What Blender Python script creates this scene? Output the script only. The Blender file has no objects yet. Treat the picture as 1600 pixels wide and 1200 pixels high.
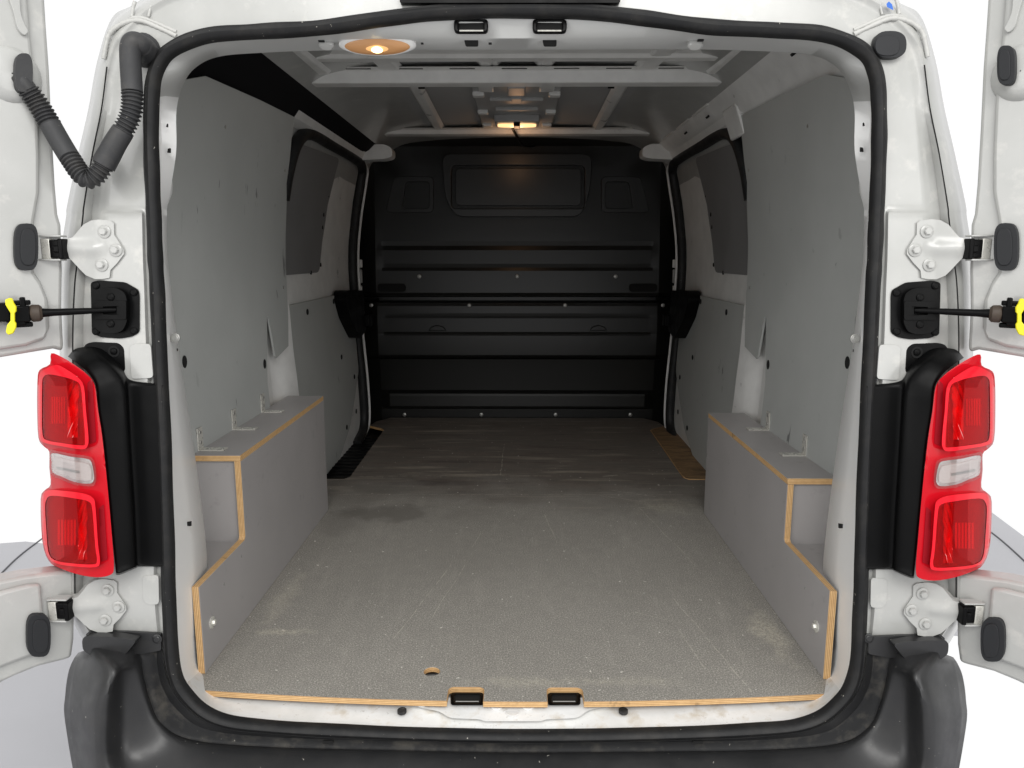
import bpy, bmesh, math, random
from mathutils import Vector, Matrix, Euler
from mathutils.geometry import delaunay_2d_cdt
random.seed(7)
V = Vector
scene = bpy.context.scene
C = scene.collection

# ------------------------------------------------------------------ camera, world, lights, exposure
# metres; X right, Y into the van, Z up from the plywood load floor (ground is at -0.57)
F = 1160.0
CAM = V((0.0098, -1.31, 0.836))
ROT = Euler((math.radians(90 - 9.8), 0, math.radians(0.54)), 'XYZ')
cam_data = bpy.data.cameras.new('camera')
cam = bpy.data.objects.new('camera', cam_data)
C.objects.link(cam)
cam.location = CAM
cam.rotation_euler = ROT
cam_data.sensor_width = 36
cam_data.lens = 36 * F / 1600
cam_data.clip_start = 0.02
cam_data.clip_end = 200
scene.camera = cam

world = bpy.data.worlds.new('World')
scene.world = world
world.use_nodes = True
bg = world.node_tree.nodes['Background']
bg.inputs[0].default_value = (1, 1, 1, 1)
bg.inputs[1].default_value = 1.1


def area_light(name, loc, target, size, power, color=(1, 1, 1)):
    d = bpy.data.lights.new(name, 'AREA')
    d.shape = 'RECTANGLE'
    d.size, d.size_y = size
    d.energy = power
    d.color = color
    o = bpy.data.objects.new(name, d)
    C.objects.link(o)
    o.location = loc
    o.rotation_euler = (V(target) - V(loc)).to_track_quat('-Z', 'Y').to_euler()
    return o


area_light('added_high_fill', (0.2, -2.9, 2.7), (0, 1.2, 0.45), (2.8, 1.3), 92, (1, 0.985, 0.96))  # unseen lamp added behind the camera to brighten the load bay
area_light('added_left_fill', (-2.3, -2.3, 1.0), (0.5, 0.4, 0.5), (1.6, 1.8), 22, (1, 0.99, 0.97))  # unseen pair of side lamps added to brighten the opposite reveals
area_light('added_right_fill', (2.3, -2.3, 1.0), (-0.5, 0.4, 0.5), (1.6, 1.8), 22, (1, 0.99, 0.97))

scene.view_settings.view_transform = 'Standard'
scene.view_settings.look = 'None'
scene.view_settings.exposure = -0.12
scene.view_settings.gamma = 1
scene.render.engine = 'CYCLES'

# ------------------------------------------------------------------ from photograph measurements to points in the place
RM = ROT.to_matrix()
C0, K0 = -0.053 + 0.0593 * 0.03, 0.0593       # the van's rear face leans: Y = C0 + K0 z


def ray(px, py):
    return RM @ V(((px - 800) / F, -(py - 600) / F, -1))


def atX(px, py, x):
    d = ray(px, py)
    return CAM + d * ((x - CAM.x) / d.x)


def atY(px, py, y):
    d = ray(px, py)
    return CAM + d * ((y - CAM.y) / d.y)


def atZ(px, py, z):
    d = ray(px, py)
    return CAM + d * ((z - CAM.z) / d.z)


def atR(px, py, off=0.0):
    d = ray(px, py)
    t = (C0 + K0 * CAM.z + off - CAM.y) / (d.y - K0 * d.z)
    return CAM + d * t


def atP(px, py, p0, n):
    d = ray(px, py)
    return CAM + d * ((p0 - CAM).dot(n) / d.dot(n))


NR = V((0, -1, K0)).normalized()              # outward normal of the rear face


# ------------------------------------------------------------------ materials
def mat_new(name):
    m = bpy.data.materials.new(name)
    m.use_nodes = True
    nt = m.node_tree
    b = nt.nodes['Principled BSDF']
    return m, nt, b


def N(nt, t, **kw):
    n = nt.nodes.new(t)
    for k, v in kw.items():
        if isinstance(k, str) and k.startswith('i_'):
            n.inputs[k[2:].replace('_', ' ')].default_value = v
        else:
            setattr(n, k, v)
    return n


def L(nt, a, b):
    nt.links.new(a, b)


def coord(nt):
    return nt.nodes.new('ShaderNodeTexCoord').outputs['Object']


def noise(nt, vec, scale, detail=3, rough=.55, sc3=None, dist=0):
    if sc3 is not None:
        mp = nt.nodes.new('ShaderNodeMapping')
        mp.inputs['Scale'].default_value = sc3
        L(nt, vec, mp.inputs['Vector'])
        vec = mp.outputs['Vector']
    n = nt.nodes.new('ShaderNodeTexNoise')
    n.inputs['Scale'].default_value = scale
    n.inputs['Detail'].default_value = detail
    n.inputs['Roughness'].default_value = rough
    n.inputs['Distortion'].default_value = dist
    L(nt, vec, n.inputs['Vector'])
    return n.outputs['Fac']


def ramp(nt, fac, stops):
    r = nt.nodes.new('ShaderNodeValToRGB')
    el = r.color_ramp.elements
    while len(el) < len(stops):
        el.new(0.5)
    for e, (p, c) in zip(el, stops):
        e.position = p
        e.color = (c, c, c, 1) if not hasattr(c, '__len__') else (*c, 1)
    L(nt, fac, r.inputs[0])
    return r.outputs[0]


def mix(nt, fac, a, b, mode='MIX'):
    m = nt.nodes.new('ShaderNodeMix')
    m.data_type = 'RGBA'
    m.blend_type = mode
    for sock, v in ((m.inputs[0], fac), (m.inputs[6], a), (m.inputs[7], b)):
        if hasattr(v, 'is_linked') or isinstance(v, bpy.types.NodeSocket):
            L(nt, v, sock)
        elif hasattr(v, '__len__'):
            sock.default_value = (*v, 1)
        else:
            sock.default_value = v
    return m.outputs[2]


def math_n(nt, op, a, b=None, c=None, clamp=False):
    m = nt.nodes.new('ShaderNodeMath')
    m.operation = op
    m.use_clamp = clamp
    for i, v in enumerate((a, b, c)):
        if v is None:
            continue
        if isinstance(v, bpy.types.NodeSocket):
            L(nt, v, m.inputs[i])
        else:
            m.inputs[i].default_value = v
    return m.outputs[0]


def bump(nt, b, h, strength, dist=.001):
    bn = nt.nodes.new('ShaderNodeBump')
    bn.inputs['Strength'].default_value = strength
    bn.inputs['Distance'].default_value = dist
    L(nt, h, bn.inputs['Height'])
    L(nt, bn.outputs[0], b.inputs['Normal'])


def simple(name, col, rough=.5, metal=0, nscale=0, namp=.0, bscale=0, bamp=0, coat=0, spec=.5):
    m, nt, b = mat_new(name)
    b.inputs['Base Color'].default_value = (*col, 1)
    b.inputs['Roughness'].default_value = rough
    b.inputs['Metallic'].default_value = metal
    b.inputs['Coat Weight'].default_value = coat
    b.inputs['Specular IOR Level'].default_value = spec
    co = coord(nt)
    if nscale:
        f = noise(nt, co, nscale, 5)
        L(nt, ramp(nt, f, [(.3, tuple(c * (1 - namp) for c in col)), (.7, tuple(min(1, c * (1 + namp)) for c in col))]), b.inputs['Base Color'])
        L(nt, ramp(nt, f, [(.3, max(0, rough - .08)), (.7, rough + .08)]), b.inputs['Roughness'])
    if bscale:
        bump(nt, b, noise(nt, co, bscale, 2), bamp)
    return m


M = {}


def white_paint():
    m, nt, b = mat_new('white_van_paint')
    co = coord(nt)
    f = noise(nt, co, 9, 5)
    base = ramp(nt, f, [(.3, (.375, .378, .362)), (.65, (.430, .433, .417))])
    # dirt specks and road film
    sp = ramp(nt, noise(nt, co, 160, 2, .6), [(.70, 0), (.78, 1)])
    area = ramp(nt, noise(nt, co, 5, 4), [(.5, 0), (.72, .55)])
    base = mix(nt, math_n(nt, 'MULTIPLY', sp, area), base, (.22, .18, .13))
    film = ramp(nt, noise(nt, co, 22, 6, .65), [(.55, 0), (.85, .35)])
    base = mix(nt, film, base, (.85, .82, .75))
    L(nt, base, b.inputs['Base Color'])
    b.inputs['Roughness'].default_value = .28
    b.inputs['Coat Weight'].default_value = .4
    b.inputs['Coat Roughness'].default_value = .12
    bump(nt, b, noise(nt, co, 60, 2), .05)
    return m


def lit_sill_paint():
    m, nt, b = mat_new('dirty_brightened_sill_white')
    co = coord(nt)
    base = ramp(nt, noise(nt, co, 14, 6), [(.3, (.70, .70, .68)), (.6, (.84, .84, .83))])  # body white lifted to paint in light on the sill; dirt follows
    sp = ramp(nt, noise(nt, co, 120, 4, .7), [(.60, 0), (.70, 1)])
    ar = ramp(nt, noise(nt, co, 9, 3), [(.42, 0), (.65, .8)])
    base = mix(nt, math_n(nt, 'MULTIPLY', math_n(nt, 'MULTIPLY', sp, ar), .7), base, (.17, .12, .07))
    tan = ramp(nt, noise(nt, co, 28, 5), [(.52, 0), (.72, .6)])
    base = mix(nt, tan, base, (.50, .42, .30))
    L(nt, base, b.inputs['Base Color'])
    b.inputs['Roughness'].default_value = .4
    bump(nt, b, noise(nt, co, 60, 3), .08)
    return m


def lining():
    m, nt, b = mat_new('scuffed_grey_ply_lining')
    co = coord(nt)
    base = ramp(nt, noise(nt, co, 4, 6), [(.3, (.392, .404, .392)), (.7, (.435, .447, .434))])
    grime = ramp(nt, noise(nt, co, 30, 6, .7), [(.58, 0), (.8, .3)])
    base = mix(nt, grime, base, (.36, .365, .36))
    sm_ = ramp(nt, noise(nt, co, 9, 4, .6, sc3=(1, 1, .6)), [(.58, 0), (.76, .4)])
    base = mix(nt, sm_, base, (.40, .405, .395))
    sp_ = ramp(nt, noise(nt, co, 19, 2, .5), [(.73, 0), (.78, .35)])
    base = mix(nt, sp_, base, (.16, .16, .155))
    # short dark scuffs and pale scratches in patches
    s1 = ramp(nt, noise(nt, co, 26, 3, .6, sc3=(1, 1.0, .22), dist=.6), [(.685, 0), (.705, 1)])
    a1 = ramp(nt, noise(nt, co, 5.5, 2), [(.46, 0), (.56, .9)])
    base = mix(nt, math_n(nt, 'MULTIPLY', math_n(nt, 'MULTIPLY', s1, a1), .8), base, (.09, .09, .09))
    s2 = ramp(nt, noise(nt, co, 55, 3, .6, sc3=(1, .2, 1.2), dist=.4), [(.72, 0), (.74, 1)])
    a2 = ramp(nt, noise(nt, co, 7.5, 2, sc3=(1, 1.3, 1)), [(.52, 0), (.6, .7)])
    base = mix(nt, math_n(nt, 'MULTIPLY', s2, a2), base, (.42, .42, .40))
    L(nt, base, b.inputs['Base Color'])
    b.inputs['Roughness'].default_value = .5
    bump(nt, b, noise(nt, co, 220, 2), .04)
    return m


def box_grey():
    m, nt, b = mat_new('mauve_grey_film_faced_ply')
    co = coord(nt)
    base = ramp(nt, noise(nt, co, 5, 5), [(.3, (.330, .315, .312)), (.7, (.365, .348, .345))])
    sc = ramp(nt, noise(nt, co, 40, 3, .6, sc3=(1, .3, 1)), [(.70, 0), (.74, .5)])
    base = mix(nt, sc, base, (.34, .33, .32))
    dk = ramp(nt, noise(nt, co, 18, 6, .7), [(.6, 0), (.8, .5)])
    base = mix(nt, dk, base, (.13, .125, .125))
    L(nt, base, b.inputs['Base Color'])
    b.inputs['Roughness'].default_value = .42
    bump(nt, b, noise(nt, co, 300, 2), .04)
    return m


def ply_edge(axis):
    m, nt, b = mat_new('birch_ply_edge_' + 'xyz'[axis])
    co = coord(nt)
    sep = nt.nodes.new('ShaderNodeSeparateXYZ')
    L(nt, co, sep.inputs[0])
    wob = math_n(nt, 'MULTIPLY', math_n(nt, 'SUBTRACT', noise(nt, co, 30, 2), .5), .0012)
    v = math_n(nt, 'ADD', sep.outputs[axis], wob)
    s = math_n(nt, 'SINE', math_n(nt, 'MULTIPLY', v, 2 * math.pi / .0034))
    lay = ramp(nt, math_n(nt, 'MULTIPLY_ADD', s, .5, .5), [(.1, (.40, .21, .08)), (.38, (.66, .42, .19)), (.85, (.76, .52, .26))])
    gr = noise(nt, co, 60, 5, .7)
    lay = mix(nt, ramp(nt, gr, [(.35, .0), (.75, .45)]), lay, (.36, .19, .07))
    st = ramp(nt, noise(nt, co, 16, 4, .6), [(.62, 0), (.72, .85)])
    lay = mix(nt, st, lay, (.10, .05, .025))
    L(nt, lay, b.inputs['Base Color'])
    b.inputs['Roughness'].default_value = .6
    bump(nt, b, gr, .2)
    return m


def segmask(nt, co, a, b_, w):
    """1 along the segment a-b in the XY plane, with a slight wobble"""
    ax, ay = a
    bx, by = b_
    ln = math.hypot(bx - ax, by - ay)
    ux, uy = (bx - ax) / ln, (by - ay) / ln
    d1 = nt.nodes.new('ShaderNodeVectorMath'); d1.operation = 'DOT_PRODUCT'
    L(nt, co, d1.inputs[0]); d1.inputs[1].default_value = (ux, uy, 0)
    d2 = nt.nodes.new('ShaderNodeVectorMath'); d2.operation = 'DOT_PRODUCT'
    L(nt, co, d2.inputs[0]); d2.inputs[1].default_value = (-uy, ux, 0)
    along = math_n(nt, 'SUBTRACT', d1.outputs['Value'], ax * ux + ay * uy)
    across = math_n(nt, 'SUBTRACT', d2.outputs['Value'], -ax * uy + ay * ux)
    m1 = math_n(nt, 'LESS_THAN', math_n(nt, 'ABSOLUTE', math_n(nt, 'SUBTRACT', along, ln / 2)), ln / 2)
    m2 = math_n(nt, 'LESS_THAN', math_n(nt, 'ABSOLUTE', across), w / 2)
    return math_n(nt, 'MULTIPLY', m1, m2)


def blob(nt, co, c, r, edge=.25):
    """soft-edged, noise-torn ellipse in the XY plane"""
    mp = nt.nodes.new('ShaderNodeMapping')
    mp.vector_type = 'POINT'
    mp.inputs['Location'].default_value = (-c[0] / r[0], -c[1] / r[1], 0)
    mp.inputs['Scale'].default_value = (1 / r[0], 1 / r[1], 0)
    L(nt, co, mp.inputs['Vector'])
    ln = nt.nodes.new('ShaderNodeVectorMath'); ln.operation = 'LENGTH'
    L(nt, mp.outputs[0], ln.inputs[0])
    t = math_n(nt, 'ADD', ln.outputs['Value'], math_n(nt, 'MULTIPLY', math_n(nt, 'SUBTRACT', noise(nt, co, 13, 6, .65), .5), 1.9))
    return ramp(nt, t, [(max(0, .8 - edge), 1), (.8, 0)])


def floor_top():
    m, nt, b = mat_new('worn_antislip_ply')
    co = coord(nt)
    big = noise(nt, co, 3, 5)
    base = ramp(nt, big, [(.3, (.300, .288, .255)), (.7, (.385, .370, .330))])
    fine = noise(nt, co, 320, 3, .8)
    grit = ramp(nt, fine, [(.34, (.05, .047, .042)), (.45, (.21, .198, .178)), (.56, (.345, .326, .294)), (.68, (.80, .76, .68))])
    base = mix(nt, .72, base, grit)
    base = mix(nt, ramp(nt, noise(nt, co, 26, 6, .75), [(.42, 0), (.75, .38)]), base, (.19, .18, .165))
    drag = noise(nt, co, 16, 5, .7, sc3=(1.6, .25, 1))
    base = mix(nt, ramp(nt, drag, [(.54, 0), (.75, .22)]), base, (.50, .47, .42))
    # front half rubbed smooth and browner, in cross-wise bands, and darkened for light falling off inwards
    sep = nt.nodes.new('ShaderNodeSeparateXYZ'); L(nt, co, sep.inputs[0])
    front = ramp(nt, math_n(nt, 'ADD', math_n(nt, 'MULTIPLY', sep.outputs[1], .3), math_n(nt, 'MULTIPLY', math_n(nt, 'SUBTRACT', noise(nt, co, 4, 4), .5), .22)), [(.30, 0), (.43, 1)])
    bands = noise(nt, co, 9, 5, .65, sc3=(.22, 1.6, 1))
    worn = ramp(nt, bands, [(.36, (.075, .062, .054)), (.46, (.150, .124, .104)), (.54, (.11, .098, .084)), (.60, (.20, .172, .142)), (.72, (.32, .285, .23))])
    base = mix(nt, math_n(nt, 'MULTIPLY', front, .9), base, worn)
    # darker damp patches
    for c, r, k in (((-.42, 1.02), (.26, .12), .65), ((-.50, 1.28), (.20, .08), .6), ((-.55, .95), (.1, .2), .35), ((.36, 1.62), (.22, .035), .45), ((-.1, .62), (.25, .1), .08)):
        base = mix(nt, math_n(nt, 'MULTIPLY', blob(nt, co, c, r, .4), k), base, (.15, .14, .124))
    # pale dust
    for c, r, k in (((-.53, .24), (.1, .022), .55), ((.57, .25), (.05, .16), .55), ((.02, .045), (.2, .03), .30), ((.25, .05), (.15, .03), .22), ((.5, 1.1), (.16, .12), .3), ((-.57, .42), (.04, .2), .3)):
        dn = ramp(nt, noise(nt, co, 120, 4, .7), [(.4, .1), (.65, 1)])
        base = mix(nt, math_n(nt, 'MULTIPLY', math_n(nt, 'MULTIPLY', blob(nt, co, c, r, .6), k), dn), base, (.72, .66, .52))
    # scratches
    brk = ramp(nt, noise(nt, co, 45, 3, .7), [(.40, 0), (.55, 1)])
    wcoord = nt.nodes.new('ShaderNodeVectorMath'); wcoord.operation = 'MULTIPLY_ADD'
    nz = nt.nodes.new('ShaderNodeTexNoise'); nz.inputs['Scale'].default_value = 9
    L(nt, co, nz.inputs['Vector'])
    L(nt, nz.outputs['Color'], wcoord.inputs[0]); wcoord.inputs[1].default_value = (.012, .012, 0); L(nt, co, wcoord.inputs[2])
    wc = wcoord.outputs[0]
    segs = [((-.26, .22), (-.17, .62), .0022), ((-.19, .30), (-.13, .62), .0018), ((-.12, .74), (-.10, .86), .0018), ((.47, .02), (.40, .42), .0022),
            ((.40, .10), (.38, .26), .0018), ((-.62, 1.225), (.60, 1.232), .0026), ((.30, 1.22), (.44, 1.16), .003), ((.42, 1.10), (.56, 1.04), .003),
            ((.35, 1.28), (.50, 1.21), .0026), ((.1, 1.02), (.13, .78), .0022), ((.29, .35), (.36, .31), .002), ((.5, .62), (.42, 1.1), .0022),
            ((-.60, 1.44), (-.05, 1.47), .004), ((-.055, 1.46), (-.05, 1.95), .003), ((-.05, 1.455), (.14, 1.455), .005), ((.34, 1.45), (.40, 1.47), .007)]
    tot = None
    for a, c, w in segs:
        s = segmask(nt, wc, a, c, w)
        tot = s if tot is None else math_n(nt, 'MAXIMUM', tot, s)
    base = mix(nt, math_n(nt, 'MULTIPLY', math_n(nt, 'MULTIPLY', tot, brk), .42), base, (.66, .62, .52))
    specks = ramp(nt, noise(nt, co, 75, 2, .5), [(.725, 0), (.74, 1)])
    base = mix(nt, math_n(nt, 'MULTIPLY', specks, .8), base, (.85, .82, .75))
    L(nt, base, b.inputs['Base Color'])
    L(nt, ramp(nt, front, [(0, .62), (1, .5)]), b.inputs['Roughness'])
    bump(nt, b, math_n(nt, 'MULTIPLY', fine, math_n(nt, 'SUBTRACT', 1.1, front)), .35, .0008)
    return m


def brown_board():
    m, nt, b = mat_new('worn_brown_bare_ply')
    co = coord(nt)
    g = noise(nt, co, 14, 6, .75, sc3=(.5, 2.2, 1), dist=1.2)
    base = ramp(nt, g, [(.3, (.06, .035, .018)), (.5, (.20, .120, .055)), (.7, (.36, .235, .115))])
    L(nt, base, b.inputs['Base Color'])
    b.inputs['Roughness'].default_value = .55
    bump(nt, b, g, .2)
    return m


def black_plastic(name, col=.016, rough=.42, dust=.0, grain=700, spec=.4):
    m, nt, b = mat_new(name)
    co = coord(nt)
    base = ramp(nt, noise(nt, co, 12, 4), [(.3, (col * .85, col * .87, col * .92)), (.7, (col * 1.15, col * 1.16, col * 1.2))])
    if dust:
        d = ramp(nt, noise(nt, co, 18, 6, .7), [(.48, 0), (.75, dust)])
        base = mix(nt, d, base, (.16, .145, .12))
        s = ramp(nt, noise(nt, co, 130, 2), [(.74, 0), (.77, .8)])
        base = mix(nt, s, base, (.4, .38, .34))
    b.inputs['Specular IOR Level'].default_value = spec
    L(nt, base, b.inputs['Base Color'])
    L(nt, ramp(nt, noise(nt, co, 25, 4), [(.3, rough - .06), (.7, rough + .1)]), b.inputs['Roughness'])
    bump(nt, b, noise(nt, co, grain, 2), .12, .0005)
    return m


def lens(name, col, tcol):
    """thin tinted plastic: tinted see-through plus a gloss"""
    m, nt, b = mat_new(name)
    nt.nodes.remove(b)
    out = nt.nodes['Material Output']
    tr = N(nt, 'ShaderNodeBsdfTransparent'); tr.inputs[0].default_value = (*tcol, 1)
    gl = N(nt, 'ShaderNodeBsdfGlossy'); gl.inputs['Roughness'].default_value = .04; gl.inputs[0].default_value = (1, 1, 1, 1)
    df = N(nt, 'ShaderNodeBsdfDiffuse'); df.inputs[0].default_value = (*col, 1)
    fr = N(nt, 'ShaderNodeFresnel'); fr.inputs['IOR'].default_value = 1.45
    m1 = N(nt, 'ShaderNodeMixShader'); m1.inputs[0].default_value = .05
    L(nt, tr.outputs[0], m1.inputs[1]); L(nt, df.outputs[0], m1.inputs[2])
    m2 = N(nt, 'ShaderNodeMixShader')
    L(nt, math_n(nt, 'MULTIPLY', fr.outputs[0], .30), m2.inputs[0]); L(nt, m1.outputs[0], m2.inputs[1]); L(nt, gl.outputs[0], m2.inputs[2])
    L(nt, m2.outputs[0], out.inputs[0])
    return m


def glow(name, col, strength):
    m, nt, b = mat_new(name)
    b.inputs['Base Color'].default_value = (.40, .22, .10, 1)
    b.inputs['Emission Color'].default_value = (*col, 1)
    b.inputs['Emission Strength'].default_value = strength
    b.inputs['Roughness'].default_value = .3
    return m


M['white'] = white_paint()
M['sill'] = lit_sill_paint()
M['lining'] = lining()
M['boxgrey'] = box_grey()
M['blank'] = simple('dark_grey_blanking_panel', (.20, .20, .20), .5, nscale=8, namp=.08)
M['ply0'], M['ply1'], M['ply2'] = ply_edge(0), ply_edge(1), ply_edge(2)
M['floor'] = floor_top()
M['brown'] = brown_board()
M['inner'] = simple('interior_grey_white_paint', (.72, .72, .70), .35, nscale=14, namp=.08, bscale=60, bamp=.04)
M['roof'] = simple('roof_skin_underside', (.38, .38, .375), .38, nscale=6, namp=.1, bscale=40, bamp=.05)
M['blackplastic'] = black_plastic('black_moulded_plastic', .0030, .36, spec=.10)
M['bumper'] = black_plastic('black_grained_bumper_plastic', .018, .34, dust=.05, spec=.5)
M['dirt'] = black_plastic('dusty_black_gutter', .022, .7, dust=.5)
M['rubber'] = black_plastic('black_rubber_seal', .014, .5, dust=.10, grain=300, spec=.25)
M['conduit'] = black_plastic('dusty_black_rubber_conduit', .035, .55, dust=.22, grain=300)
M['plug'] = simple('dark_grey_rubber_plug', (.020, .021, .023), .5, bscale=400, bamp=.08, spec=.25)
M['bulk'] = simple('satin_black_bulkhead_paint', (.0085, .0085, .0078), .33, spec=.46)
M['blacktrim'] = simple('black_felt_trim', (.006, .006, .007), .9, bscale=300, bamp=.2, spec=.15)
M['hole'] = simple('unlit_cavity', (.004, .004, .004), .9)
M['zinc'] = simple('zinc_plated_steel', (.62, .61, .56), .30, metal=.35, nscale=90, namp=.1)
M['screw'] = simple('dull_steel_screw', (.42, .42, .40), .4, metal=.7)
M['yellow'] = simple('yellow_plastic', (.80, .72, .01), .35)
M['brownrubber'] = simple('brown_rubber_buffer', (.05, .035, .025), .6)
M['red'] = simple('red_lamp_plastic', (.80, .014, .028), .12, spec=.16)
M['redbase'] = simple('deep_red_lamp_housing', (.50, .006, .014), .12, spec=.22)
M['redin'] = simple('dark_red_reflector', (.30, .012, .020), .25, spec=.3)
M['redlens'] = lens('red_lens', (.60, .01, .02), (.94, .06, .085))
M['reflector'] = simple('lamp_reflector_chrome', (.85, .80, .78), .18, metal=.85, bscale=90, bamp=.3)
M['optic'] = simple('silvered_lamp_optic', (.95, .85, .85), .22, metal=.25)
M['clearlens'] = lens('clear_lens', (.8, .78, .76), (.93, .92, .92))
M['milk'] = simple('milky_lamp_bowl', (.62, .56, .54), .25)
M['glow'] = glow('lit_warm_lamp_lens', (1, .42, .14), .14)
M['bulb'] = glow('lit_filament_bulb', (1, .78, .40), 5)
M['glowmid'] = glow('brightly_lit_lamp_centre', (1, .55, .20), .85)
M['glow2'] = glow('lit_warm_lamp_bowl', (1, .60, .27), 1.7)
M['glass'] = simple('tinted_window_glass', (.012, .013, .014), .06, coat=.5)
M['sealant'] = simple('white_seam_sealant', (.47, .47, .45), .5, bscale=70, bamp=.5)
M['header'] = simple('brightened_header_white', (.52, .525, .51), .3)  # body white lightened to imitate light on the header
M['reveal'] = simple('brightened_reveal_white', (.92, .922, .91), .3)  # same body white, with the light on the pillar reveals painted in
M['bright'] = simple('brightened_inner_white', (.80, .80, .785), .35, nscale=20, namp=.05)  # white paint raised to look lit on pillar foot and flange
M['tape'] = simple('blue_masking_tape', (.03, .13, .50), .6)
M['ground'] = simple('pale_grey_studio_floor', (.50, .50, .525), .5, nscale=1.5, namp=.06)
M['seam'] = simple('dark_floor_joint', (.10, .10, .11), .6)


# ------------------------------------------------------------------ mesh helpers
def link(o, parent=None):
    C.objects.link(o)
    if parent is not None:
        o.parent = parent
        b = ROOTS.get(parent.name)
        if b is not None:
            o.matrix_parent_inverse = Matrix.Translation(-b)
    return o


ROOTS = {}


def thing(name, label, cat, base=(0, 0, 0), group=None):
    o = bpy.data.objects.new(name, None)
    C.objects.link(o)
    o.empty_display_size = .1
    o.location = base
    ROOTS[o.name] = V(base)
    tag(o, label, cat, group)
    return o


def tag(o, label, cat, group=None):
    o['label'] = label
    o['category'] = cat
    if group:
        o['group'] = group
    return o


class MB:
    """collects faces into one mesh"""
    def __init__(self):
        self.v, self.f, self.mi = [], [], []

    def add(self, vs, fs, mi=0):
        o = len(self.v)
        self.v += [V(p) for p in vs]
        for f in fs:
            self.f.append([i + o for i in f])
            self.mi.append(mi)
        return self

    def box(self, c, s, rot=None, mi=0):
        c = V(c)
        vs = []
        for i in range(8):
            p = V((s[0] * (.5 if i & 1 else -.5), s[1] * (.5 if i & 2 else -.5), s[2] * (.5 if i & 4 else -.5)))
            vs.append(c + (rot @ p if rot else p))
        return self.add(vs, [(0, 2, 3, 1), (4, 5, 7, 6), (0, 1, 5, 4), (2, 6, 7, 3), (0, 4, 6, 2), (1, 3, 7, 5)], mi)

    def lathe(self, p, n, prof, seg=16, mi=0, cap=True, sx=1, sy=1, up=None):
        n = V(n).normalized()
        u = (V(up) if up else (V((0, 0, 1)) if abs(n.z) < .9 else V((1, 0, 0))))
        u = (u - n * u.dot(n)).normalized()
        w = n.cross(u)
        vs, fs = [], []
        for r, h in prof:
            for i in range(seg):
                a = 2 * math.pi * i / seg
                vs.append(V(p) + n * h + w * (math.cos(a) * r * sx) + u * (math.sin(a) * r * sy))
        for k in range(len(prof) - 1):
            for i in range(seg):
                j = (i + 1) % seg
                fs.append((k * seg + i, k * seg + j, (k + 1) * seg + j, (k + 1) * seg + i))
        if cap:
            fs.append(tuple((len(prof) - 1) * seg + i for i in range(seg)))
            fs.append(tuple(reversed(range(seg))))
        return self.add(vs, fs, mi)

    def tube(self, path, rad, seg=12, mi=0, cap=True):
        n = len(path)
        rads = rad if hasattr(rad, '__len__') else [rad] * n
        vs, fs = [], []
        ref = None
        for k in range(n):
            t = (path[min(n - 1, k + 1)] - path[max(0, k - 1)]).normalized()
            if ref is None:
                ref = V((0, 0, 1)) if abs(t.z) < .9 else V((1, 0, 0))
            ref = (ref - t * ref.dot(t)).normalized()
            w = t.cross(ref)
            for i in range(seg):
                a = 2 * math.pi * i / seg
                vs.append(path[k] + (ref * math.cos(a) + w * math.sin(a)) * rads[k])
        for k in range(n - 1):
            for i in range(seg):
                j = (i + 1) % seg
                fs.append((k * seg + i, k * seg + j, (k + 1) * seg + j, (k + 1) * seg + i))
        if cap:
            fs.append(tuple(reversed(range(seg))))
            fs.append(tuple((n - 1) * seg + i for i in range(seg)))
        return self.add(vs, fs, mi)

    def grid(self, rows, closed=False, mi=0):
        nv = len(rows[0])
        vs = [p for r in rows for p in r]
        fs = []
        for k in range(len(rows) - 1):
            for i in range(nv if closed else nv - 1):
                j = (i + 1) % nv
                fs.append((k * nv + i, k * nv + j, (k + 1) * nv + j, (k + 1) * nv + i))
        return self.add(vs, fs, mi)

    def build(self, name, mats, parent=None, smooth=40, bevel=0, seg=2, solid=0, fix=True):
        me = bpy.data.meshes.new(name)
        me.from_pydata([tuple(p) for p in self.v], [], self.f)
        mats = mats if isinstance(mats, (list, tuple)) else [mats]
        for m in mats:
            me.materials.append(m)
        me.polygons.foreach_set('material_index', self.mi)
        if fix:
            bm = bmesh.new(); bm.from_mesh(me)
            bmesh.ops.recalc_face_normals(bm, faces=bm.faces)
            bm.to_mesh(me); bm.free()
        if smooth:
            me.polygons.foreach_set('use_smooth', [True] * len(me.polygons))
            me.set_sharp_from_angle(angle=math.radians(smooth))
        me.update()
        o = bpy.data.objects.new(name, me)
        link(o, parent)
        if solid:
            md = o.modifiers.new('solid', 'SOLIDIFY'); md.thickness = solid; md.offset = 0
        if bevel:
            md = o.modifiers.new('bevel', 'BEVEL'); md.width = bevel; md.segments = seg
            md.limit_method = 'ANGLE'; md.angle_limit = math.radians(38); md.harden_normals = False
        return o


def inside(p, loop):
    x, y = p
    r = False
    n = len(loop)
    for i in range(n):
        x1, y1 = loop[i]
        x2, y2 = loop[(i + 1) % n]
        if (y1 > y) != (y2 > y) and x < (x2 - x1) * (y - y1) / (y2 - y1) + x1:
            r = not r
    return r


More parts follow.
